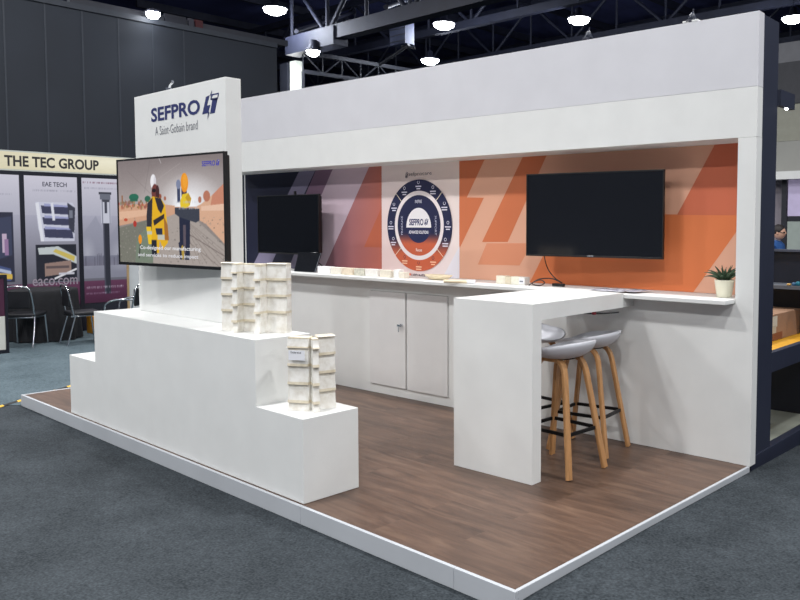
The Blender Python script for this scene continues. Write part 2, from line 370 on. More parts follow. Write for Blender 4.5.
x=E_.new(.5);x.color=L4((95,73,60));K.new(ng.outputs['Fac'],cr.inputs['Fac'])
mx=N.new('ShaderNodeMix');mx.data_type='RGBA';mx.blend_type='MULTIPLY';mx.inputs['Factor'].default_value=.22;K.new(cr.outputs['Color'],mx.inputs['A']);K.new(bk.outputs['Color'],mx.inputs['B'])
K.new(mx.outputs['Result'],b.inputs['Base Color'])
bp=N.new('ShaderNodeBump');bp.inputs['Strength'].default_value=.08;K.new(ng.outputs['Fac'],bp.inputs['Height']);K.new(bp.outputs['Normal'],b.inputs['Normal'])
pl=T('booth_platform','raised booth platform of brown wood laminate with white edge boards','platform',(-3,1.2,0))
def PB(y): return y+(-.1)*0
EDG=mat('platform_edge_white',(184,188,193),.45,n=.04,ns=3)
back=lambda x:WY+x*WA-.002
pl.part('deck',MB().prism([(-L+.03,.022,.02),(-.021,.022,.02),(-.021,WY-.004,.02),(-L+.03,WY-L*WA-.004,.02)],(0,0,H-.02)),WOOD)
pl.part('edge_board',MB().box(-L,-1.585,0,.021,0,H+.001),EDG,bevel=.002,label='long front edge board')
pl.part('edge_board',MB().box(-1.583,-.375,0,.021,0,H+.001),EDG,bevel=.002,label='middle front edge board');pl.part('edge_board',MB().box(-.373,0,0,.021,0,H+.001),EDG,bevel=.002,label='short front edge board at the right corner')
pl.part('edge_board',MB().box(-.02,0,.022,WY-.004,0,H+.001),EDG,bevel=.003,label='right side edge board')
pl.part('edge_board',MB().box(-L,-L+.03,.022,WY-L*WA-.01,0,H+.001),EDG,bevel=.003,label='left side edge board')
# ================================================================== STEPPED PLINTH + TOWER
p1,p2,p3,p4,zA,zB,zC,y0,y1=1.5956,2.075,4.3964,4.9099,.5884,.9913,.5913,.031,.4214
prof=[(-p4,H+.001),(-p1,H+.001),(-p1,zA),(-p2,zA),(-p2,zB),(-p3,zB),(-p3,zC),(-p4,zC)]
T('stepped_plinth','long white stepped display plinth along the front of the platform','plinth',(-3.2,.2,H),mb=MB().prism([(x,y1,z) for x,z in prof],(0,y0-y1,0)),m=WHITE,bevel=.003)
t1,t2,Yt,Ht=4.2244,2.8548,.3123,2.675
tw=T('sign_tower','tall white sign tower standing on the stepped plinth','sign tower',(-3.54,.36,zB))
tw.part('body',MB().box(-t1,-t2,Yt,Yt+.117,zB+.001,Ht),WHITE,bevel=.003)
NV=(38,46,100)
def yt(x,y): return onY(x,y,Yt)
ux=np.array([1,0,0.]);uz=np.array([0,0,1.]);nf=np.array([0,-1,0.])
a=yt(151.5,123.8);b_=yt(200.3,119.6);c_=yt(151.5,108.5)
lt=MB().text('SEFPRO',(a[0],Yt,a[2]+.01),ux,uz,b_[0]-a[0],c_[2]-a[2]-.01,NV,.028,off=nf*.002)
tw.part('lettering',lt,PRINT,label='navy SEFPRO lettering')
a=yt(202.5,118.5);b_=yt(219.5,118.5);c_=yt(211,92.5);d_=yt(210,124)
lm=logo_mark(MB(),(a[0],Yt,d_[2]+.04),ux,uz,b_[0]-a[0],(c_[2]-d_[2])*.88,NV,(225,226,224),nf*.0015)
tw.part('logo_mark',lm,PRINT,label='navy lightning bolt tile mark')
a=yt(155.5,135);b_=yt(198,130.5);c_=yt(155.5,125.5)
tl_=MB().text('A Saint-Gobain brand',(a[0],Yt,a[2]-.005),ux,uz,b_[0]-a[0],.066,(120,122,130),-.006,off=nf*.002)
tw.part('tagline',tl_,PRINT,label='thin grey tagline lettering')
q=yt(165,91);T('clamp_lamp','small chrome clamp lamp on top of the sign tower','lamp',(q[0],Yt+.05,Ht),mb=MB().tube([(q[0]-.05,Yt+.05,Ht+.012),(q[0]-.02,Yt+.05,Ht+.055),(q[0]+.06,Yt+.03,Ht+.06)],.012,8).tube([(q[0]-.05,Yt+.05,Ht),(q[0]-.05,Yt+.05,Ht+.03)],.025,8),m=CHROME)
# ================================================================== BACK WALL (wall frame)
z1,HT,WT,yb=2.2499,3.0434,.087,.3125;cx=.1249
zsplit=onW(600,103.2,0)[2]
WL=-6.25
bw=T('booth_back_wall','long white booth back wall with deep header over a recessed niche','booth wall',(-3.1,.2,H),WF)
bw.part('header',MB().box(WL,0,0,WT,z1,zsplit),WHITE,bevel=.002)
bw.part('upper_band',MB().box(WL,0,0,WT,zsplit+.001,HT),WHITE2,bevel=.002,label='cool grey white upper band')  # wall above the split line, coloured slightly greyer than the header below
bw.part('side_column',MB().box(-cx,0,0,WT,H,z1-.0005),WHITE)
bw.part('niche_side',MB().box(-cx,-cx+.02,WT+.001,yb,H,z1+.02),WHITE)
bw.part('niche_soffit',MB().box(WL,-cx,WT+.001,yb,z1,z1+.02),WHITE)
bw.part('niche_back',MB().box(WL,-cx+.02,yb+.006,yb+.03,H,z1+.3),WHITE)
zc,ov=1.1957,.1496
# base: cabinet + doors
cb=T('base_cabinet','white base cabinet below the counter with a pair of doors','cabinet',(-3.1,.15,H),WF)
dl=[(-3.706,-3.232),(-3.205,-2.711)];dz0,dz1=.188,1.062
bdy=MB()
X0,X1=-3.709,-2.703
bdy.box(WL,X0,0,yb,H+.001,zc-.03);bdy.box(X1,-cx,0,yb,H+.001,zc-.03);bdy.box(X0,X1,0,yb,H+.001,dz0-.008);bdy.box(X0,X1,0,yb,dz1+.003,zc-.03);bdy.box(X0,X1,.03,yb,dz0-.008,dz1+.003)
cb.part('body',bdy,WHITE)
fr=MB();fr.box(-3.73,-2.69,-.004,.002,dz0-.045,dz0-.012)
d0=cb.part('door',MB().box(dl[0][0],dl[0][1]+.006,-.016,.02,dz0,dz1),WHITED,bevel=.002,label='left cabinet door with key in its lock')
d1=cb.part('door',MB().box(dl[1][0]-.001,dl[1][1]+.004,-.014,.02,dz0-.004,dz1),WHITED,bevel=.002,label='right cabinet door')
kx=dl[0][1]-.035;kz=onW(403,325,0)[2]
k=MB();k.tube([(kx,-.018,kz),(kx,-.034,kz)],.014,14);k.tube([(kx,-.034,kz),(kx,-.05,kz)],.006,8);k.box(kx-.025,kx+.012,-.056,-.05,kz-.009,kz+.009);k.box(kx-.012,kx-.004,-.054,-.051,kz-.06,kz-.012)
cb.part('lock_key',k,CHROME,parent=d0,label='small metal key and lock')
# counter top
ct=MB().box(WL,-cx-.004,-ov,yb-.002,zc-.028,zc)
T('counter_top','long white counter shelf running along the niche below the mural','counter',(-3.1,.1,zc-.028),WF,mb=ct,m=WHITE,bevel=.003)
# ---------------- mural
mu=T('wall_mural','printed mural of navy, mauve and orange diagonal shapes inside the niche','mural',(-3.1,yb,zc),WF)
mb=MB();lay=[0]
def mp_(P,col,lv):
    pts=[onW(x,y,yb) for x,y in P]
    cols=None
    if isinstance(col,list): cols=col
    z0_,z1_=zc+.001,z1-.0005
    if cols is None: cols=[col]*len(pts)
    Q=[np.array([p[0],p[2],*c],float) for p,c in zip(pts,cols)]
    for ax,val,sg in ((1,z0_,1),(1,z1_,-1),(0,WL+.02,1),(0,-cx-.002,-1)):
        O=[]
        for i in range(len(Q)):
            a,b=Q[i],Q[(i+1)%len(Q)];ia,ib=(a[ax]-val)*sg>=0,(b[ax]-val)*sg>=0
            if ia:O.append(a)
            if ia!=ib:O.append(a+(b-a)*((val-a[ax])/(b[ax]-a[ax])))
        Q=O
        if len(Q)<3:return
    mb.quad([(q[0],yb+.004-lv*.0008,q[1]) for q in Q],[q[2:5] for q in Q])
TOP,BOT=140,300
NAVY=(27,30,52)
mp_([(200,150),(381,150),(381,300),(200,300)],NAVY,0)
mp_([(336.5,160),(372,160),(325,266),(318,276),(285,276),(300,240)],(198,178,190),1)
mp_([(320,160),(336.5,160),(300,244),(280,254)],(128,100,122),2)
mp_([(304.5,160),(320,160),(275.5,254.5),(268,271),(250,271)],(128,122,146),2)
mp_([(299,253),(294,271),(291,278),(284,278),(291,262),(294,254)],(134,126,148),2)
mp_([(372,160),(381.5,160),(381.8,282),(320,278),(325,266)],[(178,112,104),(188,112,98),(188,106,90),(146,104,116),(140,102,116)],3)
mp_([(381.2,208),(364,247),(381.8,247.5)],(184,98,72),4)
mp_([(381.3,160),(459.2,155),(459.2,290),(381.8,285)],[(232,219,218),(238,222,214),(240,226,226),(234,206,202)],3)
mp_([(459.5,246),(459.5,286),(438,286)],(232,228,236),5)
LT,OR,MD,ST=(224,170,143),(207,117,77),(218,144,110),(218,122,74)
mp_([(459.2,152),(745,120),(745,310),(459.2,300)],LT,3)
mp_([(459.2,150),(489,150),(466.8,197.4),(483.8,197.8),(459.2,249)],OR,4)
mp_([(526,150),(549,150),(507.6,242),(482,242)],OR,4)
mp_([(486.6,243.3),(532,243.3),(519.5,265.5),(477.8,264.5)],MD,4)
mp_([(564,213),(745,215.3),(739,228),(692,294),(692,300),(526,300),(529,284)],ST,4)
mp_([(745,120),(728,120),(677,215),(745,215.3)],(202,108,78),5)
mp_([(480,283),(527,283),(524,300),(470,300)],LT,4)
mu.part('print',mb,PRINT,recalc=False)
# circle diagram
c0=onW(420,225.6,yb);CX,CZ=-3.377,1.672;yl=yb-.004
def ring(mb,r0,r1,fn,y,n=96,a0=0,a1=2*math.pi,rad=4):
    for i in range(n):
        A0,A1=a0+(a1-a0)*i/n,a0+(a1-a0)*(i+1)/n
        for k in range(rad):
            ra,rb=r0+(r1-r0)*k/rad,r0+(r1-r0)*(k+1)/rad
            P=[(ra,A0),(rb,A0),(rb,A1),(ra,A1)]
            pts=[(CX+r*math.cos(a),y,CZ+r*math.sin(a)) for r,a in P]
            if ra<1e-6: pts=pts[1:] ;P=P[1:]
            mb.quad(pts,[fn(r*math.cos(a),r*math.sin(a)) for r,a in P])
NB,RO=np.array((35,39,72.)),np.array((204,100,68.))
def grad(za,zb_): return lambda x,z: tuple(NB+(RO-NB)*min(1,max(0,(z-za)/(zb_-za))))
cm=MB();R=.43
ring(cm,.325,R,grad(-.12,-.26),yl)
ring(cm,.285,.325,lambda x,z:(238,228,228),yl)
ring(cm,.165,.285,grad(-.07,-.17),yl)
ring(cm,0,.165,lambda x,z:(37,43,80),yl)
dg=mu.part('circle_diagram',cm,PRINT,recalc=False,label='navy to orange ring diagram')
wh=MB().quad([(CX+.165*math.cos(a),yl-.0008,CZ-.02+.185*math.sin(a)) for a in np.linspace(0,math.pi,32)],(240,236,238));mu.part('centre_field',wh,PRINT,parent=dg,recalc=False,label='white half disc')
for a in (45,135,222,318):
    a=math.radians(a);d=np.array([math.cos(a),0,math.sin(a)]);n_=np.array([-d[2],0,d[0]])*.003;o=np.array([CX,yl-.0012,CZ])
    mu.part('divider',MB().quad([o+d*.325-n_,o+d*.43-n_,o+d*.43+n_,o+d*.325+n_],(240,225,200)),PRINT,parent=dg,recalc=False,label='pale divider line')
def dash(mb,x,z,w,h,c,y=yl-.001): mb.quad([(x-w/2,y,z-h/2),(x+w/2,y,z-h/2),(x+w/2,y,z+h/2),(x-w/2,y,z+h/2)],c)
def icon(mb,x,z,r,c,k):
    y=yl-.001
    for i in range(12):
        a,b2=2*math.pi*i/12,2*math.pi*(i+1)/12
        if k%3==0 and i in (2,3): continue
        mb.quad([(x+r*.7*math.cos(a),y,z+r*.7*math.sin(a)),(x+r*math.cos(a),y,z+r*math.sin(a)),(x+r*math.cos(b2),y,z+r*math.sin(b2)),(x+r*.7*math.cos(b2),y,z+r*.7*math.sin(b2))],c)
for k,a in enumerate((90,60,120,28,0,-24,152,180,204,-90,-60,240)):
    a=math.radians(a);x,z=CX+.378*math.cos(a),CZ+.378*math.sin(a)
    wh=MB();lc=(225,222,235) if k<9 else (248,205,170);icon(wh,x,z+.026,.016,lc if k<9 else (50,50,70),k)
    dash(wh,x,z-.012,.075,.011,lc);dash(wh,x,z-.034,.05+.02*(k%2),.010,lc);mu.part('icon_caption',wh,PRINT,parent=dg,recalc=False,label='small pale icon with two caption lines')
X1=np.array([1,0,0.]);Z1=np.array([0,0,1.])
of=(0,-.0015,0)
def LT_(txt,o,ux_,uz_,w,h,c,bo,label): mu.part('lettering',MB().text(txt,o,ux_,uz_,w,h,c,bo,of),PRINT,parent=dg,recalc=False,label=label)
LT_('SEFPRO',(CX-.125,yl,CZ+.0),X1,Z1,.19,.062,(44,50,100),.03,'navy centre lettering')
mu.part('logo_mark',logo_mark(MB(),(CX+.075,yl,CZ-.005),X1,Z1,.055,.075,(44,50,100),(240,236,238),np.array((0,-.0012,0))),PRINT,parent=dg,recalc=False,label='navy mark in the centre')
LT_('ADVANCED SOLUTIONS',(CX-.13,yl,CZ-.078),X1,Z1,.26,.03,(235,232,240),.025,'white lettering under the centre')
LT_('INSPIRE',(CX-.045,yl,CZ+.21),X1,Z1,.09,.03,(225,225,238),0,'pale lettering at the inner ring top')
LT_('Reuse',(CX-.035,yl,CZ-.245),X1,Z1,.08,.03,(250,230,220),.012,'pale lettering at the inner ring bottom')
LT_('PRODUCE',(CX-.213,yl,CZ-.09),np.array([0,0,1.]),np.array([-1.,0,0]),.18,.022,(205,205,225),0,'pale vertical lettering on the left')
LT_('SUPPORT',(CX+.213,yl,CZ+.09),np.array([0,0,-1.]),np.array([1.,0,0]),.18,.022,(205,205,225),0,'pale vertical lettering on the right')
a=onW(409,177,yb);b_=onW(432,176,yb)
LT_('sefprocare',(a[0],yl,a[2]),X1,Z1,b_[0]-a[0],.045,(92,88,96),-.004,'thin grey lettering above the ring')
mu.part('logo_mark',logo_mark(MB(),(a[0]-.045,yl,a[2]-.02),X1,Z1,.036,.075,(60,58,76),(235,222,216),np.array((0,-.0012,0))),PRINT,parent=dg,recalc=False,label='small dark mark above the ring')
a=onW(412,277.8,yb);b_=onW(426,278,yb)
LT_('LIFELINER',(a[0],yl,a[2]),X1,Z1,b_[0]-a[0],.04,(52,46,60),.012,'dark lettering under the ring')
dm=MB();dash(dm,a[0]-.03,a[2]+.018,.035,.05,(226,106,66));mu.part('logo_mark',dm,PRINT,parent=dg,recalc=False,label='small orange square mark under the ring')
# ================================================================== TELEVISIONS
def tv(name,label,c,yaw,w,h,th,bez,screen_mb=None,logo=None):
    Mx=Matrix.Translation(c)@Matrix.Rotation(yaw,4,'Z')
    t=T(name,label,'television',(0,0,0),Mx)
    # local: x right, y back, z up; front plane y=0
    fr=MB();
    fr.box(-w/2,w/2,.004,.028,-h/2,h/2)
    t.part('back_cover',MB().box(-w/2+.02,w/2-.02,.029,th,-h/2+.02,h/2-.02),BLACKPL,bevel=.008)
    f=MB().box(-w/2,-w/2+bez,0,.028,-h/2,h/2).box(w/2-bez,w/2,0,.028,-h/2,h/2).box(-w/2+bez,w/2-bez,0,.028,h/2-bez,h/2).box(-w/2+bez,w/2-bez,0,.028,-h/2,-h/2+bez*1.6)
    t.part('frame',f,BLACKPL,bevel=.0015)
    if logo: t.part('badge',MB().text(logo,(-.03,-.0008,-h/2+.004),X1,Z1,.05,.013,(170,172,178),.01),PRINT)
    return t
big=tv('television','large lit television on the white sign tower showing two workers','',0,1,1,1,.01) if 0 else None
bw_,bh_=1.345,.800
big=tv('television','large lit television on the white sign tower showing two workers',(-3.450,.1845,1.768),.102,bw_,bh_,.06,.014)
P=Paint(560,312,(150,140,138))
P.vgrad(0,.5,(132,122,122),(178,168,166));P.ell(.68,.42,.55,.42,(214,208,208),.75,1.);P.ell(.70,.44,.30,.30,(240,240,244),.95,.9);P.ell(.66,.46,.13,.15,(248,250,254),1,.6)
P.line(.40,.20,.62,.06,.002,(180,170,168),.6);P.line(.1,.1,.33,.33,.002,(118,108,108),.5);P.line(.27,.32,.33,.02,.0015,(110,104,104),.6);P.line(.44,.05,.42,.0,.002,(230,230,230),.7)
P.vgrad(.56,1,(150,140,136),(132,128,124));P.rect(0,.46,1,.56,(205,160,135))
P.poly([(0,.44),(.35,.42),(.56,.45),(.56,.52),(.3,.58),(0,.64)],(208,162,134));P.poly([(0,.5),(.34,.48),(.34,.53),(0,.58)],(224,182,154))
P.poly([(.68,.5),(.8,.44),(.9,.36),(1,.28),(1,.8),(.84,.62),(.72,.55)],(216,172,144));P.poly([(.9,.36),(1,.26),(1,.45),(.88,.46)],(200,136,112));P.ell(.85,.37,.03,.05,(184,120,98));P.ell(.79,.4,.015,.03,(180,120,100))
P.poly([(.8,.46),(1,.44),(1,.5),(.8,.5)],(230,192,168));P.poly([(0,.66),(.3,.58),(.36,.6),(.18,1),(0,1)],(122,122,112));P.poly([(.18,.75),(.36,.6),(.42,.6),(.36,1),(.16,1)],(120,132,116))
P.poly([(.36,.6),(.58,.52),(.72,.55),(1,.82),(1,1),(.34,1)],(170,160,154))
for k in range(9): P.line(.60+.01*k,.60,.66+.06*k,.98,.0025,(120,110,106),.5)
P.line(.60,.66,.99,.9,.004,(104,92,90),.7);P.line(.60,.72,.95,1,.003,(112,102,98),.6)
for k in range(260): P.ell(rng.uniform(0,1),rng.uniform(.56,1),rng.uniform(.003,.01),rng.uniform(.003,.008),tuple(rng.uniform(90,190)*np.array([1,.95,.92])),.5)
for k in range(70): P.ell(rng.uniform(0,.35),rng.uniform(.40,.47),rng.uniform(.004,.014),rng.uniform(.008,.02),(rng.uniform(120,190),rng.uniform(90,130),rng.uniform(70,100)),.8)
P.ell(.16,.36,.05,.035,(46,110,88));P.rect(.12,.37,.2,.40,(48,104,84));P.ell(.30,.38,.03,.03,(52,104,84));P.rect(.03,.34,.045,.42,(150,110,86))
P.ell(.42,.36,.018,.025,(150,84,64));P.ell(.47,.38,.012,.02,(170,110,90))
P.ell(.165,.62,.018,.03,(176,60,52));P.ell(.07,.58,.02,.015,(190,84,60));P.ell(.215,.77,.018,.045,(236,150,40));P.line(.215,.82,.20,.95,.005,(60,60,56))
# workers
_pp,_pe,_pr,_ps=P.poly,P.ell,P.rect,P.scribble
def my(y): return float(np.interp(y,[0,.19,.40,.96,1],[0,.13,.315,.90,1]))
P.poly=lambda Q,c,al=1.:_pp([(x,my(y)) for x,y in Q],c,al)
P.ell=lambda cx,cy,rx,ry,c,al=1.:_pe(cx,(my(cy-ry)+my(cy+ry))/2,rx,(my(cy+ry)-my(cy-ry))/2*(.8 if cy<.3 else 1),c,al)
P.rect=lambda a,b,c,d,col,al=1.:_pr(a,my(b),c,my(d),col,al)
P.scribble=lambda a,b,c,d,col,al=.8:_ps(a,my(b),c,my(d),col,al)
# left worker
P.ell(.36,.29,.028,.10,(238,236,240));P.ell(.375,.31,.012,.08,(206,204,212),.7);P.ell(.375,.40,.034,.085,(116,64,60));P.ell(.365,.385,.02,.02,(40,32,36));P.ell(.40,.40,.018,.07,(72,44,46))
P.poly([(.30,.50),(.35,.44),(.43,.46),(.47,.52),(.49,.72),(.49,.86),(.44,.92),(.41,.84),(.40,.96),(.34,.95),(.325,.84),(.29,.8),(.285,.62)],(228,178,40))
P.poly([(.30,.50),(.35,.45),(.34,.62),(.33,.82),(.29,.78),(.285,.62)],(54,52,60));P.poly([(.37,.45),(.43,.46),(.46,.53),(.43,.6),(.40,.56)],(50,48,56));P.poly([(.35,.66),(.46,.60),(.46,.64),(.36,.71)],(50,46,52))
P.poly([(.28,.72),(.33,.72),(.335,.88),(.30,.88)],(238,196,44));P.rect(.285,.76,.335,.79,(196,196,180));P.rect(.39,.79,.47,.835,(196,196,184));P.poly([(.37,.73),(.44,.73),(.44,.79),(.38,.79)],(46,52,76));P.poly([(.455,.62),(.49,.7),(.50,.84),(.46,.84)],(166,110,52));P.poly([(.33,.84),(.38,.84),(.38,.97),(.33,.97)],(40,42,52))
# right worker with placard
P.poly([(.60,.62),(.68,.6),(.70,.66),(.69,.98),(.645,.98),(.64,.74),(.635,.98),(.60,.98)],(42,46,66));P.poly([(.635,.70),(.66,.70),(.655,.95),(.635,.95)],(96,86,96));P.rect(.585,.33,.615,.5,(64,72,100));P.ell(.60,.33,.022,.05,(128,136,164))
P.rect(.625,.36,.675,.46,(72,58,78));P.ell(.655,.315,.034,.10,(236,152,44));P.ell(.66,.30,.02,.07,(244,172,66),.6);P.poly([(.61,.50),(.635,.43),(.69,.42),(.715,.47),(.70,.53),(.65,.56),(.615,.54)],(230,198,50));P.poly([(.66,.46),(.69,.42),(.715,.47),(.70,.53)],(196,156,44))
P.poly([(.56,.545),(.785,.56),(.785,.66),(.75,.68),(.60,.63),(.56,.6)],(64,68,80));P.scribble(.575,.565,.77,.59,(196,198,206));P.scribble(.60,.615,.77,.64,(180,182,192))
P.ell(.625,.93,.014,.05,(214,178,70),.8);P.poly([(.59,.86),(.61,.84),(.62,.98),(.60,.98)],(44,48,70))
P.noise(4)
sw,sh=bw_-.028,bh_-.036
big.part('screen',MB().raster(P.a,(-sw/2,.006,-bh_/2+.0222),(sw,0,0),(0,0,sh)),SCREEN,recalc=False,label='lit screen with two workers in yellow')
def cap(name,mb,label): big.part(name,mb,SCREEN,recalc=False,label=label)
cap('logo_lettering',MB().text('SEFPRO',(sw/2-.24,.003,sh/2-.075),X1,Z1,.15,.036,(60,62,170),.02),'blue lettering on the picture')
cap('logo_mark',logo_mark(MB(),(sw/2-.08,.003,sh/2-.083),X1,Z1,.04,.054,(60,62,170),(180,175,178),np.array((0,-.0005,0))),'blue mark on the picture')
cap('caption_line',MB().text('Co-designed our manufacturing',(-.375,.003,-sh/2+.098),X1,Z1,.76,.036,(232,232,236),.012),'upper subtitle line')
cap('caption_line',MB().text('and services to reduce impact',(-.405,.003,-sh/2+.045),X1,Z1,.76,.034,(222,222,228),.012),'lower subtitle line')
big.part('wall_bracket',MB().box(-.2,.2,.061,.07,-.15,.15).box(.1,.16,.07,.10,-.1,.1),STEELBLK)
rtv=tv('television','dark switched-off television on the orange half of the mural',(-1.310,2.411,1.758),.148,1.15,.645,.06,.009,logo='BEKO' if 0 else 'oo')
def dark(t,w,h): t.part('screen',MB().box(-w/2+.009,w/2-.009,.005,.02,-h/2+.0145,h/2-.009),GLASSBLK)
dark(rtv,1.15,.645)
rtv.part('wall_bracket',MB().box(-.2,.2,.061,.075,-.15,.15).tube([(-.1,.07,0),(.02,.12,0),(-.05,.17,0)],.02,8),STEELBLK)
ltv=tv('television','dark switched-off television in front of the navy end of the mural',(-5.135,2.288,1.676),.03,1.08,.626,.06,.009)
dark(ltv,1.08,.626)
ltv.part('wall_bracket',MB().box(-.2,.2,.061,.07,-.15,.15).tube([(0,.07,0),(0,.12,0)],.03,8),STEELBLK)
q=MB().box(.12,.14,.005,.025,.314,.35);ltv.part('webcam',q,BLACKPL)
# cable of right TV
def spline(pts,n=10):
    P=[np.array(p,float) for p in pts];P=[2*P[0]-P[1]]+P+[2*P[-1]-P[-2]];o=[]
    for i in range(1,len(P)-2):
        for k in range(n):
            t=k/n;a,b2,c,d=P[i-1:i+3]
            o.append(.5*((2*b2)+(-a+c)*t+(2*a-5*b2+4*c-d)*t*t+(-a+3*b2-3*c+d)*t**3))
    o.append(P[-2]);return o
cp=[onW(x,y,l) for x,y,l in [(544,254,.22),(545.5,262,.22),(549,271,.2),(556,279,.16),(562,283,.12)]]
cpts=[tuple(p) for p in cp]
lp=[(562,283.2),(553,278.6),(541,279),(535,283.5),(543,285.5),(549,282.5),(546,279.5),(540,281.5),(536,286.5)]
loop=[tuple(np.array(onW(x,y,.1))) for x,y in lp]
loop=[(p[0],.10-.012*i,max(p[2],zc+.006)) for i,p in enumerate(loop)]
T('power_cable','thin black cable hanging from the right television and looping on the counter','cable',cpts[-1],WF,mb=MB().tube(spline(cpts+loop[1:]),.0045,6),m=BLACKPL)
q=onZ(558,285.2,zc+.01);q=toW(q)
T('cable_plug','black plug lying at the cable end on the counter','plug',(q[0],q[1],zc),WF,mb=MB().box(q[0]-.05,q[0]+.06,q[1]-.015,q[1]+.015,zc+.001,zc+.024),m=BLACKPL,bevel=.005)
# ================================================================== BAR TABLE (wall frame)
xr,xw,b0,tl,tt,zb=.8804,.6443,None,.0893,.1019,1.2054
yfront=-1.2059   # front of the leg panel in the wall frame
bx0,bx1=-xr-xw,-xr
bar=T('bar_table','white waterfall bar table joining the counter at a right angle','bar table',(bx0+.3,yfront+.5,H),WF)
bar.part('leg_panel',MB().box(bx0,bx1,yfront,yfront+tl,H+.001,zb-tt),WHITE)
bar.part('table_top',MB().box(bx0,bx1,yfront,-ov-.002,zb-tt,zb),WHITE)
bar.part('apron',MB().box(bx0+.05,bx1-.001,-ov-.001,-.003,zb-tt,zc-.031),WHITE,bevel=.002)
q=toW(onZ(594,313,zb-tt-.012))
cl=T('cable_connector','small red and black cable connector under the bar table top','connector',(q[0],q[1],zb-tt-.02),WF)
cl.part('lead',MB().tube(spline([(q[0]-.10,q[1]-.05,zb-tt-.008),(q[0]-.05,q[1],zb-tt-.018),(q[0]+.06,q[1]+.04,zb-tt-.012),(q[0]+.12,q[1]+.12,zb-tt-.008)]),.006,6),BLACKPL)
cl.part('plug',MB().box(q[0]-.012,q[0]+.012,q[1]-.012,q[1]+.012,zb-tt-.024,zb-tt-.004),mat('red_plastic',(150,36,52),.4,n=.05),bevel=.004)
# ================================================================== STOOLS
def make_stool():
    t=T('bar_stool','x','bar stool',(0,0,0))
    # shell: front is -x, low back at +x
    V=[];Fs=[];na,nr=40,12
    def pt(r,a):
        ca,sa=math.cos(a),math.sin(a)
        ex=abs(ca)**.85*(1 if ca>0 else -1);ey=abs(sa)**.85*(1 if sa>0 else -1)
        bk=max(0,ca)**1.3;fr_=max(0,-ca)
        rim=.056+.055*bk+.02*abs(sa)**2-.035*fr_**2
        rr=r
        z=.735+rim*(rr**2.6)
        sp=.207*(1-(1-rr)**1.6)*1.0
        return (sp*ex*(1.0 if ca<0 else .96),sp*ey*1.04,z)
    V.append((0,0,.735))
    for k in range(1,nr+1):
        for j in range(na): V.append(pt(k/nr,2*math.pi*j/na))
    for j in range(na): Fs.append((0,1+j,1+(j+1)%na))
    for k in range(nr-1):
        for j in range(na): Fs.append((1+k*na+j,1+(k+1)*na+j,1+(k+1)*na+(j+1)%na,1+k*na+(j+1)%na))
    s=t.part('seat',MB().add(V,Fs,smooth=True),SHELL)
    so=s.modifiers.new('thick','SOLIDIFY');so.thickness=.012;so.offset=1
    # bent legs
    for sy in (-1,1):
        for sx in (-1,1):
            f=np.array([sx*.222,sy*.185,.006]);k=np.array([sx*.118,sy*.105,.665]);m=np.array([0,sy*.098,.722])
            pts=[f+(k-f)*u for u in (0,.25,.5,.75,.92)]
            c1=k+(k-f)/np.linalg.norm(k-f)*.05;e_=np.array([sx*.055,sy*.098,.722])
            for u in (0,.15,.3,.45,.6,.75,.9,1):
                s0=pts[4]
                a_=s0*(1-u)**2+c1*2*u*(1-u)+e_*u*u
                if u>0: pts.append(a_)
            pts.append(np.array([0.002*sx,sy*.098,.722]))
            t.part('leg',MB().tube(pts,0,rect=(.048,.026),upv=(-sx,0,.3)) if 0 else MB().tube(pts,0,rect=(.026,.044),upv=(0,1,0)),OAK,bevel=.006)
            
    t.part('mount_plate',MB().lathe([(0,.722),(.10,.722),(.10,.734),(0,.738)],(0,0,0),24),STEELBLK)
    fz=.27;fx,fy=.180,.149
    fr_=MB()
    for (ax,ay),(bx,by) in (((-fx,-fy),(fx,-fy)),((fx,-fy),(fx,fy)),((fx,fy),(-fx,fy)),((-fx,fy),(-fx,-fy))):
        fr_.tube([(ax,ay,fz),(bx,by,fz)],0,rect=(.012,.022),smooth=False)
    t.part('footrest',fr_,STEELBLK,label='black steel footrest frame')
    return t.o
st0=make_stool()
def place(o,lx,ly,yaw,label):
    o.matrix_world=WF@Matrix.Translation((lx,ly,H+.001))@Matrix.Rotation(math.radians(yaw),4,'Z')
    o['label']=label;o['group']='grey bar stools at the bar table'
sB=copy_tree(st0);sC=copy_tree(st0)
place(st0,-.958,-.80,-4,'nearest grey bar stool, close behind the white table leg')
place(sB,-1.057,-.31,7,'grey bar stool closest to the wall under the bar table')
place(sC,-1.53,-.33,172,'grey bar stool at the far side of the bar, mostly hidden')
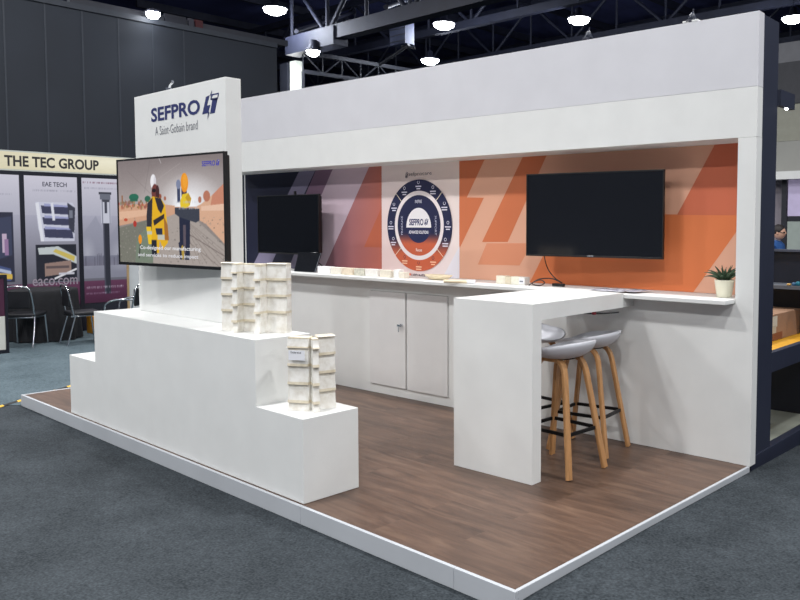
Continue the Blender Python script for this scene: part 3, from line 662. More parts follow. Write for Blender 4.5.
# ================================================================== PLANT
px,py_=-.245,.10
pt=T('potted_succulent','small spiky green succulent in a cream pot at the right counter end','potted plant',(px,py_,zc),WF)
pt.part('pot',MB().lathe([(0,.0),(.046,.0),(.05,.004),(.066,.112),(.067,.118),(.060,.118),(.058,.10),(0,.10)],(px,py_,zc+.001),40),mat('cream_ceramic',(232,228,206),.45,n=.03))
pt.part('soil',MB().lathe([(0,.104),(.0575,.104),(.0575,.102),(0,.101)],(px,py_,zc+.001),24),mat('dark_soil',(48,38,30),.9,n=.3,ns=60))
LEAF=mat('succulent_leaf',(40,62,44),.5,n=.35,ns=14,c2=(74,98,72))
for k in range(26):
    a=k*2.399963;tilt=.25+.95*(k/26);ln=.10+.035*rng.rand()+.02*(k/26)
    d=np.array([math.cos(a),math.sin(a),0]);b0_=np.array([px,py_,zc+.105])+d*.012
    pts=[];rr=[]
    for i in range(8):
        u=i/7;th=tilt*(.55+.6*u)
        pts.append(b0_+d*(math.sin(th)*ln*u)+np.array([0,0,math.cos(th)*ln*u]));rr.append(max(.0012,.0105*(1-u**1.6)*(.7+.6*min(1,u*3))))
    # keep leaves inside the niche
    if any(p[0]>-cx-.004 for p in pts): pts=[np.array([min(p[0],-cx-.004-.001*i),p[1],p[2]+.0]) for i,p in enumerate(pts)]
    pt.part('leaf',MB().tube(pts,rr,6),LEAF)
# ================================================================== REFRACTORY BLOCK MODELS
BRK=bpy.data.materials.new('white_fired_block');BRK.use_nodes=True
N=BRK.node_tree.nodes;K=BRK.node_tree.links;b=N['Principled BSDF'];b.inputs['Roughness'].default_value=.8
at=N.new('ShaderNodeAttribute');at.attribute_name='Col';tc=N.new('ShaderNodeTexCoord')
no=N.new('ShaderNodeTexNoise');no.inputs['Scale'].default_value=22;no.inputs['Detail'].default_value=5;K.new(tc.outputs['Object'],no.inputs['Vector'])
mx=N.new('ShaderNodeMix');mx.data_type='RGBA';mx.blend_type='MULTIPLY';mx.inputs['Factor'].default_value=.55
cr=N.new('ShaderNodeValToRGB');cr.color_ramp.elements[0].position=.25;cr.color_ramp.elements[0].color=L4((205,196,180));cr.color_ramp.elements[1].position=.6;cr.color_ramp.elements[1].color=(1,1,1,1)
K.new(no.outputs['Fac'],cr.inputs['Fac']);K.new(at.outputs['Color'],mx.inputs['A']);K.new(cr.outputs['Color'],mx.inputs['B']);K.new(mx.outputs['Result'],b.inputs['Base Color'])
bp=N.new('ShaderNodeBump');bp.inputs['Strength'].default_value=.25;bp.inputs['Distance'].default_value=.006;K.new(no.outputs['Fac'],bp.inputs['Height']);K.new(bp.outputs['Normal'],b.inputs['Normal'])
BW,BT=(236,234,228),(212,197,170)
def slab(mb,a,b2,th,z0,zt,levels,flare=.011,seg=7,tip=(0,0)):
    """upright slab from plan point a to b2, in courses that flare out towards their foot; tip = flare at (a,b) ends"""
    a,b2=np.array(a,float),np.array(b2,float);d=b2-a;ln=np.linalg.norm(d);d/=ln;n=np.array([-d[1],d[0]])
    lv=[z0]+[z for z in levels if z0+.004<z<zt-.004]+[zt]
    for k in range(len(lv)-1):
        za,zb2=lv[k],lv[k+1]
        rings=[]
        top_rel=1.
        for i in range(seg+1):
            u=i/seg;z=za+(zb2-za)*u
            full=(zb2-za)/max(.06,(max(np.diff(lv))))
            f=flare*max(0,(1-u))**1.7
            e0,e1=tip[0]*max(0,(1-u))**1.7,tip[1]*max(0,(1-u))**1.7
            h=th/2
            P=[a-d*e0-n*(h+f),b2+d*e1-n*(h+f),b2+d*e1+n*h,a-d*e0+n*h]
            rings.append([(p[0],p[1],z) for p in P])
        V=[p for r in rings for p in r]
        for i in range(seg):
            u=(i+.5)/seg
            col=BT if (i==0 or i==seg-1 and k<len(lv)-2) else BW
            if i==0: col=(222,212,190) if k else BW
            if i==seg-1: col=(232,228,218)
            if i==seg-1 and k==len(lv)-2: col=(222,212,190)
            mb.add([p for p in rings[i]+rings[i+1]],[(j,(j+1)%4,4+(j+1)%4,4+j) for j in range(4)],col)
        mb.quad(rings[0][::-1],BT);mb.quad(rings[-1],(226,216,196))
    return mb
def lv(z0,n,h,off): return [z0+h*(k+off) for k in range(n)]
# upper model
hz=.442;z0=zB+.001;ch=hz/4.25
La,Ra=np.array([-2.628,.150]),np.array([-2.195,.352]);dv=Ra-La;ln=np.linalg.norm(dv);dv/=ln;fnv=np.array([dv[1],-dv[0]])
ba=T('checker_block_model','taller white ribbed refractory block model on the upper plinth step','display model',((La+Ra)[0]/2,(La+Ra)[1]/2,zB))
at_=lambda u,f=0:La+dv*ln*u+fnv*f
lvE=lv(z0,5,ch,1.2);lvM=lv(z0,6,ch,.62)
ba.part('left_column',slab(MB(),at_(0),at_(.27),.05,z0,z0+hz,lvE),BRK)
ba.part('fin',slab(MB(),at_(.31,.0),at_(.31,.095),.036,z0,z0+hz-.004,lvM,.003,tip=(0,.016)),BRK)
ba.part('middle_column',slab(MB(),at_(.35),at_(.63),.05,z0,z0+hz-.006,lvM),BRK)
ba.part('fin',slab(MB(),at_(.67,.0),at_(.67,.105),.036,z0,z0+hz-.006,lvE,.003,tip=(0,.018)),BRK)
ba.part('right_column',slab(MB(),at_(.71),at_(1),.055,z0,z0+hz,lvE),BRK)
ba.part('rear_fin',slab(MB(),at_(.335,-.095) ,at_(.335,-.035),.042,z0,z0+hz-.01,lvM,.006),BRK)
ba.part('rear_fin',slab(MB(),at_(.665,-.012-.02),at_(.665,-.033),.042,z0,z0+hz-.01,lvE,.004) if 0 else slab(MB(),at_(.665,-.045),at_(.665,-.03),.04,z0,z0+hz-.012,lvE,.004),BRK)
ba.part('top_cap',MB().prism([(*at_(.5,.0),z0+hz),(*at_(.72,-.02),z0+hz),(*at_(.6,.06),z0+hz+.014),(*at_(.40,.05),z0+hz+.012)],(0,0,.006),BW),BRK) if 0 else None
# lower model
hz2=.438;z0=zA+.001;ch=hz2/4.05
L2,M2,R2=np.array([-1.885,.125]),np.array([-1.775,.225]),np.array([-1.70,.385])
bb=T('checker_block_model','shorter white ribbed block model with a small label on the lower step','display model',(-1.78,.24,zA))
lv1=lv(z0,5,ch,.42);lv2=lv(z0,5,ch,.98)
# left leaf, its fin and the right leaf
bb.part('left_leaf',slab(MB(),(-1.868,.135),(-1.755,.200),.05,z0,z0+hz2-.008,lv1,.012),BRK)
bb.part('fin',slab(MB(),(-1.765,.222),(-1.695,.194),.034,z0,z0+hz2-.012,lv1,.003,tip=(0,.02)),BRK)
bb.part('right_leaf',slab(MB(),(-1.752,.238),(-1.725,.340),.05,z0,z0+hz2,lv2,.012),BRK)
bb.part('rear_leaf',slab(MB(),(-1.905,.175),(-1.80,.245),.045,z0,z0+hz2-.012,lv2,.012),BRK)
# label card on the left leaf
a2,b2=np.array([-1.868,.135]),np.array([-1.760,.190]);d2=(b2-a2)/np.linalg.norm(b2-a2);n2=np.array([d2[1],-d2[0]])
o2=a2+d2*.016+n2*.045;zl=z0+.30
cdm=MB();d3=np.array([d2[0],d2[1],0]);n3=np.array([n2[0],n2[1],0])
cdm.obox((o2[0],o2[1],zl),d3*.105,n3*.002,(0,0,.058),(236,237,242));cdm.text('Checker block',(o2[0],o2[1],zl+.040),d3,Z1,.07,.011,(60,60,70),.01,off=n3*.003+d3*.014)
cdl=bb.part('label_card',cdm,PRINT,label='small white label card')
# ================================================================== COUNTER SAMPLES
def sample(name,label,x0p,x1p,h,col,lyf,dep=.07,grp='sample blocks on the left counter',m=None,speck=False,baseY=None):
    a=onW(x0p,274,lyf);b2=onW(x1p,274,lyf)
    mm=m or mat('sample_'+name+str(col),col,.7,n=.08,ns=40,bump=.1,bs=80,c2=tuple(max(0,c-46) for c in col) if speck else None)
    T(name,label,'sample block',((a[0]+b2[0])/2,lyf,zc),WF,grp,MB().box(a[0]+.0005,b2[0]-.0005,lyf,lyf+dep,zc+.001,zc+h),mm,bevel=.003)
ly=-.03
for x0p,x1p,h,c,l,sp in [(317.5,329.5,.068,(236,236,238),'bright white sample block next to the tablet stand',0),(330.5,341,.066,(232,226,212),'cream sample block right of the white one',0),(342.5,352.5,.066,(224,210,188),'tan sample block in the left counter row',0),(354,364,.066,(222,219,204),'speckled grey green sample block in the counter row',1),(365,377.5,.068,(228,224,218),'off white sample block near the mural circle edge',0),(380,390.5,.066,(220,212,196),'beige sample block below the left edge of the ring diagram',0),(393.5,398.5,.075,(232,232,230),'narrow white sample block with a rounded button',0),(399,404,.055,(226,218,202),'pale cream sample block nearest the orange logo',0)]:
    sample('sample_block',l,x0p,x1p,h,c,ly,speck=sp)
for x0p,x1p,h,c,l in [(496,505,.066,(232,226,208),'left cream sample block of the trio by the cable'),(505,511,.062,(216,206,182),'middle tan sample block of the trio by the cable'),(511,518.5,.066,(230,226,210),'pale sample block beside the labelled end block')]:
    sample('sample_block',l,x0p,x1p,h,c,.05,.07,'sample blocks beside the cable')
a=onW(518.5,280,.05);b2=onW(524.5,280,.05)
te=T('sample_block','right end sample block of the trio with a white label','sample block',((a[0]+b2[0])/2,.05,zc),WF,'sample blocks beside the cable')
te.part('body',MB().box(a[0],b2[0],.05,.12,zc+.001,zc+.064),mat('sample_end',(232,230,224),.7,n=.06),bevel=.003)
lb=MB();lb.box(a[0]+.006,b2[0]-.006,.0485,.0498,zc+.012,zc+.052,(240,240,244));lb.box(a[0]+.012,b2[0]-.014,.048,.0485,zc+.024,zc+.036,(120,124,134));te.part('sticker',lb,PRINT)
# shallow wedge dish and rod
a=onW(424,277,.03);b2=onW(450,278,.03)
ds=MB();xa,xb=a[0],b2[0];cxm=(xa+xb)/2
ds.lathe([(0,.004),(.10,.004),(.155,.030),(.160,.036),(.150,.037),(.095,.014),(0,.012)],(0,0,0),36)
ds.v=[(cxm+v[0]*(xb-xa)/.32,.05+v[1]*.45,zc+.001+v[2]*1.2) for v in ds.v]
T('sample_dish','shallow cream boat shaped dish on the counter under the ring diagram','dish',(cxm,.05,zc),WF,mb=ds,m=mat('cream_dish',(234,218,186),.6,n=.06,ns=20))
r0=toW(onZ(444,281.2,zc+.016));r1=toW(onZ(475.5,281.8,zc+.016));
ro=T('sample_rod','long cream rod with a white end cap lying on the counter','rod',(r0[0],r0[1],zc),WF)
u=(r1-r0)/np.linalg.norm(r1-r0);lnr=np.linalg.norm(r1-r0)
ro.part('shaft',MB().tube([r0,r0+u*(lnr-.07)],.014,14),MATS['cream_dish']);ro.part('end_cap',MB().tube([r0+u*(lnr-.07),r1],.0155,14),mat('white_cap',(232,232,236),.5,n=.03))
# tablet on an easel below the left TV
tb=T('tablet_display','black tablet display leaning on a stand below the left television','tablet',tuple(onW(307,273,-.02)[:2])+(zc,),WF)
A_,B_,C_,D_=[onW(x,y,l) for x,y,l in ((294,272.5,-.03),(315,273.5,-.03),(321,254.5,.05),(298.5,253.5,.05))]
nn=np.cross(B_-A_,D_-A_);nn/=np.linalg.norm(nn)
if nn[1]<0: nn=-nn
zsh=np.array([0,0,max(0,zc+.004-min(A_[2],B_[2]))])
A_,B_,C_,D_=[p+zsh for p in (A_,B_,C_,D_)]
tb.part('screen',MB().prism([A_,B_,C_,D_],nn*.012),GLASSBLK,bevel=.002)
tb.part('stand_leg',MB().tube([(C_+B_)/2+nn*.014,np.array([(C_+B_)[0]/2+.03,.12,zc+.004])],.006,6),BLACKPL)
tb.part('edge_strip',MB().tube([B_-nn*.001,C_-nn*.001],.002,5),mat('grey_edge',(120,124,134),.4))
# leaflets at the right
for i,(pts,z,l) in enumerate([([(587,289.3),(607,288.2),(622,290.2),(605,291.2)],.001,'left leaflet of the fanned leaflets on the bar corner'),([(600,290),(618,288.6),(633,290.6),(618,292)],.003,'middle leaflet of the fanned leaflets on the bar corner'),([(618,290.6),(637,289.2),(652,290.4),(634,292)],.005,'right leaflet of the fanned leaflets on the bar corner')]):
    zz=max(zc,zb)+z if i<0 else zb+z
    P4=[toW(onZ(x,y,zz)) for x,y in pts]
    P4=[(p[0],min(p[1],yb-.03),zz) for p in P4]
    m_=MB().prism(P4,(0,0,.0015),(214,214,222))
    f=lambda u,v:tuple((1-u)*(1-v)*np.array(P4[0])+u*(1-v)*np.array(P4[1])+u*v*np.array(P4[2])+(1-u)*v*np.array(P4[3])+np.array([0,0,.002]))
    for a,b2,c,d,cc in [(.06,.1,.9,.35,(70,74,100)),(.1,.5,.5,.85,(120,122,140)),(.6,.5,.92,.9,(84,86,110))]: m_.quad([f(a,b2),f(c,b2),f(c,d),f(a,d)],cc)
    T('leaflet',l,'leaflet',P4[0],WF,'leaflets on the bar corner',m_,PRINT)
# ================================================================== CLAMP SPOTS ON THE HEADER
def spot(px,l):
    q=onW(px,40,.05);x=q[0]
    t=T('arm_spotlight',l,'spotlight',(x,.05,HT),WF)
    t.part('clamp',MB().box(x-.025,x+.025,.0,.087,HT+.001,HT+.02),DKSTEEL,bevel=.004)
    t.part('arm',MB().tube([(x,.05,HT+.02),(x+.008,.05,HT+.10)],.005,8),DKSTEEL)
    t.part('lamp_head',MB().lathe([(0,.055),(.012,.055),(.018,.04),(.036,.0),(.032,.0),(0,.02)],(x,.05,HT+.021),20),mat('grey_lamp_head',(50,55,68),.4,n=.05))
spot(588.5,'small clamp spotlight on the middle of the header top')
spot(692,'small clamp spotlight at the right end of the header top')
for px,l in ((687,'left white terminal block on the header top'),(696,'right white terminal block on the header top')):
    q=onW(px,14,.02);x=q[0];T('terminal_block',l,'terminal block',(x,.0,HT),WF,'terminal blocks on the header top',MB().box(x-.024,x+.024,.0,.04,HT+.001,HT+.014),WHITE,bevel=.003)
# ================================================================== NEIGHBOUR ON THE RIGHT (wall frame)
nb=T('neighbour_stand','dark navy stand frame with open shelves adjoining the white wall on the right','exhibition stand',(-.1,.4,0),WF)
lxp=-.05
yA=.15
yB_=onWx(779.5,22,lxp)[1]
nb.part('corner_post',MB().box(lxp-.05,lxp,WT+.012,yB_,0,3.07),NAVYP,bevel=.003)
nb.part('kick_board',MB().box(lxp-.05,lxp+.012,WT+.03,2.6,0,.125),NAVYP,bevel=.003)
zm=onWx(775,352,lxp)[2];zm2=onWx(775,378,lxp)[2]
nb.part('mid_rail',MB().box(lxp-.05,lxp,yB_+.002,2.6,zm-.14,zm),NAVYP,bevel=.003)
fl_=onZ(775,409.5,.05);flw=toW(fl_);yP=flw[1]
ztp=onW(778,251.5,yP)[2];zsh_=onW(776,285,yP-.3)[2]
nb.part('back_panel',MB().box(-.9,lxp+1.4,yP,yP+.04,0.02,ztp),NAVYD)
nb.part('top_ledge',MB().box(-.9,lxp+1.4,yP-.03,yP+.06,ztp+.001,ztp+.02),mat('grey_ledge',(74,78,92),.5,n=.05))
nb.part('shelf',MB().box(-.9,lxp+1.4,yP-.32,yP-.002,zsh_-.03,zsh_),mat('grey_shelf',(92,96,104),.5,n=.06))
nb.part('stand_floor',MB().box(-1.6,lxp-.055,yB_+.005,yP-.002,.0,.045),mat('pale_grey_green_floor',(150,154,144),.35,n=.14,ns=6))
nb.part('lower_shelf',MB().box(-1.3,lxp-.055,yB_+.01,yP-.12,zm-.06,zm-.02),mat('yellow_shelf',(216,160,44),.5,n=.06))
ae=onWx(778,92,lxp);
nb.part('canopy_beam',MB().box(lxp-.02,lxp+.02,yB_+.003,yB_+.28,onWx(779,106,lxp)[2],onWx(779,90,lxp)[2]),NAVYP,label='short beam with a downlight')
q=onWx(788.5,106,lxp);nb.part('downlight',MB().lathe([(0,-.005),(.012,-.005),(.014,0),(0,.002)],(lxp,yB_+.17,onWx(779,106,lxp)[2]-.003),14),LAMPM)
# cardboard box on the yellow shelf
bl=onWx(776,345,lxp-.35);br_=onWx(798,342,lxp-.35)
KR=mat('cardboard',(150,116,92),.75,n=.08,ns=8)
yb0,yb1=.95,yP-.14
bz=zm-.02
cbx=T('cardboard_box','brown cardboard box with peeling tape on the neighbouring yellow shelf','box',(lxp-.4,yb0+.2,bz),WF)
zt_=onWx(790,309,lxp-.3)[2]
cbx.part('carton',MB().box(lxp-.75,lxp-.25,yb0,yb1,bz+.001,max(zt_,bz+.2)),KR,bevel=.004)
tp=MB();xx=lxp-.2495;zc0,zc1=bz,max(zt_,bz+.2)
tp.box(xx,xx+.0015,yb0+.05,yb0+.30,zc1-.10,zc1-.015,(196,192,180));tp.box(xx,xx+.0016,yb0+.16,yb0+.28,zc1-.15,zc1-.09,(176,170,156))
cbx.part('tape',tp,PRINT,label='pale torn tape patch')
cbx.part('label_strip',MB().box(xx,xx+.001,yb0+.10,yb0+.42,bz+.004,zc1-.15,(124,78,58)),PRINT)
# little things on the shelf
for k,(px,c,l) in enumerate([(789,(196,150,70),'small tan part on the dark neighbouring shelf'),(794,(40,84,120),'blue connector part on the dark neighbouring shelf'),(798,(30,110,130),'teal connector part at the shelf end')]):
    q=onW(px,284,yP-.28);T('shelf_part',l,'small part',(q[0],yP-.28,zsh_),WF,'small parts on the neighbouring shelf',MB().lathe([(0,0),(.018,0),(.02,.01+.006*k),(.012,.016+.01*k),(0,.016+.01*k)],(q[0],yP-.28,zsh_+.001),12),mat('part'+str(k),c,.4,n=.1))
# ---------------- far right background
YF=13.0
def fy(x,y,Y=YF): return onY(x,y,Y)
xL,xR=fy(765,200)[0]-3,fy(800,200)[0]+4
GW=mat('grey_stand_wall',(150,150,145),.7,n=.06,ns=1.5)
zz=[fy(790,v)[2] for v in (172,141,104,62,42)]
fs=T('far_stand','tall grey stand with white fascia seen past the right end of the booth','exhibition stand',((xL+xR)/2,YF,0))
fs.part('lower_wall',MB().box(xL,xR,YF,YF+.2,0,zz[0]),mat('far_lower_wall',(136,130,138),.7,n=.06))
fs.part('wall_panel',MB().box(xL,xR,YF,YF+.2,zz[0]+.002,zz[1]),GW);fs.part('upper_panel',MB().box(xL,xR,YF,YF+.2,zz[1]+.004,zz[2]),mat('olive_grey_wall',(146,146,134),.7,n=.05))
fs.part('dark_band',MB().box(xL,xR,YF-.02,YF+.2,zz[2]+.002,zz[3]),mat('dark_grey_band',(62,63,68),.7,n=.08));fs.part('top_band',MB().box(xL,xR,YF,YF+.2,zz[3]+.002,zz[4]),mat('grey_band',(112,113,118),.7,n=.06))
fs.part('fascia_board',MB().box(fy(780,175)[0]-.3,xR,YF-.5,YF-.002,fy(790,179,YF-.5)[2],fy(790,171,YF-.5)[2]),WHITE)
Y2=YF-.25
def r2(x0,y0,x1,y1,d=.06): a,b2=fy(x0,y0,Y2),fy(x1,y1,Y2);return MB().box(a[0],b2[0],Y2,Y2+d,b2[2],a[2])
fs.part('dark_post',r2(782,179.5,786.5,262,.1),NAVYD)
fs.part('poster_panel',r2(787,180,812,216,.05),mat('lilac_panel',(176,166,196),.4,n=.08,emit=(176,166,196),es=.25),label='lilac lit panel')
fs.part('cross_rail',r2(787,216.5,812,221,.09),NAVYD)
fs.part('glass_panel',r2(787,221.5,812,262,.05),mat('green_tint_panel',(160,170,164),.3,n=.06))
q=fy(792,250,11.2);T('far_table','white table top in front of the far stand','table',(q[0],10.5,0),mb=MB().box(q[0]-.1,q[0]+1.5,11.0,11.5,q[2]-.05,q[2]).box(q[0]+.4,q[0]+1.1,11.1,11.4,0,q[2]-.051),m=WHITE,bevel=.004)
# ---------------- person
Yp_=10.0;hd=onY(779.5,232.5,Yp_);pxx,pyy=hd[0],Yp_;hz_=hd[2]
pr=T('person','dark haired person in a blue shirt leaning over behind the neighbouring stand','person',(pxx-.05,pyy,0))
V=[(0,0,.92),(0,0,1.08),(.0,0,1.24),(.01,0,1.36),(.03,0,1.43),
 (-.02,-.17,1.36),(.02,-.24,1.12),(.18,-.20,.98),
 (-.02,.17,1.36),(.02,.24,1.12),(.2,.18,1.02),
 (0,-.09,.88),(.03,-.10,.48),(-.01,-.10,.08),(.12,-.10,.03),
 (0,.09,.88),(.03,.10,.48),(-.01,.10,.08),(.12,.10,.03)]
Ed=[(0,1),(1,2),(2,3),(3,4),(3,5),(5,6),(6,7),(3,8),(8,9),(9,10),(0,11),(11,12),(12,13),(13,14),(0,15),(15,16),(16,17),(17,18)]
Rd=[.15,.14,.16,.15,.06,.075,.05,.032,.075,.05,.032,.10,.065,.045,.035,.10,.065,.045,.035]
dz=hz_-1.56;bx=pxx-.06
me=bpy.data.meshes.new('body');me.from_pydata([(bx-(pxx-.05)+v[0],v[1],max(v[2]+(dz*v[2]/1.5),.03)) for v in V],Ed,[]);me.update()
bo=bpy.data.objects.new('body',me);COL.objects.link(bo);bo.parent=pr.o
sk=bo.modifiers.new('skin','SKIN')
for i,r in enumerate(Rd): me.skin_vertices[0].data[i].radius=(r,r);me.skin_vertices[0].data[i].use_root=(i==0)
sb=bo.modifiers.new('sub','SUBSURF');sb.levels=2;sb.render_levels=2
SKIN=mat('skin',(206,160,136),.5,n=.05);SHIRT=mat('blue_shirt',(44,92,158),.8,n=.12,ns=8);PANTS=mat('dark_trousers',(34,36,46),.8,n=.1)
me.materials.append(SHIRT)
def ball(c,r,n=20,m=12):
    b_=MB();V=[];Fs=[]
    for i in range(m+1):
        th=math.pi*i/m
        for j in range(n): a=2*math.pi*j/n;V.append((c[0]+r[0]*math.sin(th)*math.cos(a),c[1]+r[1]*math.sin(th)*math.sin(a),c[2]+r[2]*math.cos(th)))
    for i in range(m):
        for j in range(n): Fs.append((i*n+j,i*n+(j+1)%n,(i+1)*n+(j+1)%n,(i+1)*n+j))
    return b_.add(V,Fs,smooth=True)
hx,hy,hzz=hd
h_=ball((hx,hy,hzz),(.098,.078,.118))
h_.add(*[(lambda b_:(b_.v,b_.f))(ball((hx+.098,hy-.005,hzz-.012),(.018,.014,.024),8,6))][0],smooth=True)
h_.add(*(lambda b_:(b_.v,b_.f))(ball((hx-.005,hy-.078,hzz-.01),(.018,.010,.028),8,6)),smooth=True)
pr.part('head',h_,SKIN)
pr.part('hair',ball((hx-.018,hy,hzz+.035),(.104,.088,.098)),mat('dark_hair',(34,28,28),.6,n=.2,ns=60))
pr.part('glasses',MB().tube([(hx+.085,hy-.06,hzz+.0),(hx+.10,hy-.02,hzz),(hx+.10,hy+.02,hzz)],.006,6).tube([(hx+.085,hy-.062,hzz),(hx-.02,hy-.085,hzz+.01)],.004,6),BLACKPL)
for sy in (-1,1):
    pr.part('eye',ball((hx+.090,hy+sy*.03,hzz+.005),(.008,.012,.008),8,6),BLACKPL)
pr.part('mouth',MB().box(hx+.082,hx+.090,hy-.02,hy+.02,hzz-.062,hzz-.054),mat('lips',(150,84,80),.5))
for sy in (-1,1):
    w_=(bx+(.18 if sy<0 else .2),pyy+sy*(.20 if sy<0 else .18),(.98 if sy<0 else 1.02)*(1+dz/1.5))
    hm=ball((w_[0]+.05,w_[1],w_[2]-.015),(.045,.018,.035),10,8)
    for k in range(4): hm.tube([(w_[0]+.07,w_[1],w_[2]+.012-.018*k),(w_[0]+.12+.01*(k==1),w_[1]-sy*.01,w_[2]+.005-.018*k),(w_[0]+.14,w_[1]-sy*.02,w_[2]-.012-.018*k)],[.009,.008,.006],6)
    hm.tube([(w_[0]+.03,w_[1],w_[2]+.01),(w_[0]+.075,w_[1]-sy*.03,w_[2]+.035)],[.011,.008],6);pr.part('hand',hm,SKIN)
# ================================================================== THE LEFT NEIGHBOUR STAND
XT=-11.0
def ty(x,y): return onX(x,y,XT)
ztop,zfa=2.725,2.47
y_l,y_r=-.6,ty(128,170)[1]
tg=T('shell_scheme_wall','backlit fascia board and dark frame of the stand on the left','exhibition stand',(XT,1.5,0))
yend=ty(141,165)[1]
fm=MB()
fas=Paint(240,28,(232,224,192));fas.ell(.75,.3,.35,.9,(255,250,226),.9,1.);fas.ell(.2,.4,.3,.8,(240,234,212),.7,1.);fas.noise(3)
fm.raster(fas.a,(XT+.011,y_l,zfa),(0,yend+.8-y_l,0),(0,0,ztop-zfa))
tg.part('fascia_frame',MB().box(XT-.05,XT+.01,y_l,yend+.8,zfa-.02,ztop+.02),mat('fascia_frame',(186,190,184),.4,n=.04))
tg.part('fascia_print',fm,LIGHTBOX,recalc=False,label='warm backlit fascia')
a=ty(4,164.5);b2=ty(98.5,169.5)
U=np.array([0,1,0.])
tg.part('lettering',MB().text('THE TEC GROUP',(XT+.012,a[1],a[2]-.02),U,Z1,b2[1]-a[1],.16,(48,46,48),.032,off=(.004,0,0)),PRINT,label='dark THE TEC GROUP lettering')
tg.part('head_rail',MB().box(XT-.04,XT+.02,y_l,yend+.8,zfa-.075,zfa-.021),ALU)
for px in (22.5,80,106):
    if px==106: continue
    y=ty(px,230)[1];tg.part('upright',MB().box(XT-.04,XT+.03,y-.03,y+.03,0,zfa-.076),ALU)
yq=ty(127.5,280)[1];tg.part('upright',MB().box(XT-.04,XT+.03,yq-.015,yq+.015,0,zfa-.076),mat('tan_edge',(168,142,104),.6,n=.08),label='tan end post')
tg.part('end_panel',MB().box(XT-.04,XT-.01,yq+.016,yend+.8,0,zfa-.076),mat('pale_panel',(196,200,202),.6,n=.04))
tg.part('skirting',MB().box(XT-.03,XT+.012,y_l,yq-.02,0,.42),NAVYD)
def poster(px0,px1,label,fn,zlo=.43):
    ya=ty(px0,230)[1];yb2=ty(px1,230)[1];zt=zfa-.08
    Pp=Paint(224,400,(150,150,165));fn(Pp);Pp.noise(2.5)
    t=T('banner_panel',label,'banner',(XT+.02,(ya+yb2)/2,zlo),group='printed banner panels of the left stand')
    t.part('board',MB().box(XT-.02,XT+.008,ya,yb2,zlo,zt),ALU)
    t.part('print',MB().raster(Pp.a,(XT+.0095,ya,zlo),(0,yb2-ya,0),(0,0,zt-zlo)),LIGHTBOX,recalc=False)
    return t,ya,yb2,zlo,zt
def base(P):
    P.vgrad(0,.30,(214,212,226),(184,184,200));P.vgrad(.30,.82,(176,176,194),(104,104,116));P.vgrad(.82,1,(98,56,84),(66,28,54))
def f0(P):
    base(P);P.rect(-.1,.28,.80,.80,(44,46,66));P.poly([(0,.34),(.75,.31),(.75,.6),(0,.66)],(60,66,92));P.rect(.5,.44,.62,.58,(196,176,200));P.rect(.56,.48,.66,.60,(150,120,160));P.poly([(0,.64),(.7,.70),(.7,.79),(0,.79)],(70,84,130));P.line(.0,.74,.72,.76,.02,(214,180,80));P.line(.3,.70,.7,.73,.012,(180,190,214))
    P.scribble(.35,.14,.8,.155,(150,150,168),.6)
def f1(P):
    base(P)
    P.scribble(.16,.105,.96,.118,(120,120,138),.6)
    P.poly([(.20,.20),(.90,.20),(.95,.24),(.92,.50),(.30,.50),(.24,.40)],(206,208,226))
    for k,(ya,yb2) in enumerate(((.225,.285),(.315,.37),(.40,.47))): P.poly([(.30+.02*k,ya),(.88,ya+.012),(.90,yb2+.01),(.32+.02*k,yb2)],(62,64,92));P.poly([(.36,ya-.015),(.86,ya),(.86,ya+.012),(.36,ya+.006)],(160,164,206))
    P.poly([(.80,.20),(.95,.24),(.92,.44),(.82,.40)],(58,60,76));P.rect(.83,.26,.90,.32,(120,124,140));P.poly([(.20,.21),(.26,.2),(.34,.50),(.28,.50)],(232,234,244));P.poly([(.48,.21),(.53,.2),(.56,.34),(.51,.34)],(226,228,240))
    P.rect(.18,.525,.95,.81,(34,36,48));P.poly([(.22,.55),(.6,.54),(.95,.62),(.95,.68),(.5,.60),(.24,.60)],(196,204,206));P.poly([(.55,.56),(.92,.62),(.9,.66),(.5,.58)],(206,186,96));P.poly([(.34,.67),(.84,.65),(.84,.75),(.34,.77)],(150,126,118));P.line(.52,.79,.94,.72,.008,(226,226,232));P.rect(.60,.745,.9,.76,(200,200,212));P.rect(.36,.69,.8,.71,(96,82,84))
def f2(P):
    base(P)
    P.poly([(0,.45),(.3,.30),(.55,.5),(1,.25),(1,.8),(0,.8)],(150,152,170),.6);P.ell(.85,.62,.3,.14,(210,212,224),.5,1);P.ell(.1,.6,.2,.14,(206,208,220),.5,1);P.vgrad(.62,.70,(126,128,146),(112,110,128));P.ell(.6,.7,.6,.06,(150,152,168),.5,1)
    for k in range(14): x=rng.uniform(0,1);P.rect(x,.60+.04*rng.rand(),x+.02,.70,(96,96,112),.7)
    P.scribble(.04,.03,.86,.045,(110,60,80),.9);P.scribble(.06,.075,.9,.088,(130,130,150),.6)
    P.rect(.38,.11,.66,.128,(60,62,74));P.rect(.40,.125,.64,.17,(110,114,128));P.rect(.44,.17,.62,.19,(70,72,84));P.rect(.42,.19,.64,.36,(206,208,222));P.line(.45,.19,.45,.36,.012,(140,142,158));P.line(.62,.19,.62,.36,.012,(150,152,168));P.rect(.50,.19,.56,.28,(70,72,86))
    P.rect(.46,.36,.60,.93,(44,46,58));P.rect(.46,.36,.49,.93,(70,72,86));P.scribble(.05,.865,.9,.885,(190,180,196),.9);P.scribble(.05,.915,.8,.93,(160,140,166),.8)
poster(-18,20.5,'left banner cut by the picture edge with a dark machine photo',f0)
t,ya,yb2,zlo,zt=poster(25,78,'middle banner with two printing machine pictures',f1)
w_=yb2-ya
t.part('lettering',MB().text('EAE TECH',(XT+.011,ya+w_*.34,zt-.155),U,Z1,w_*.46,.07,(70,70,84),.02),PRINT,label='dark grey heading')
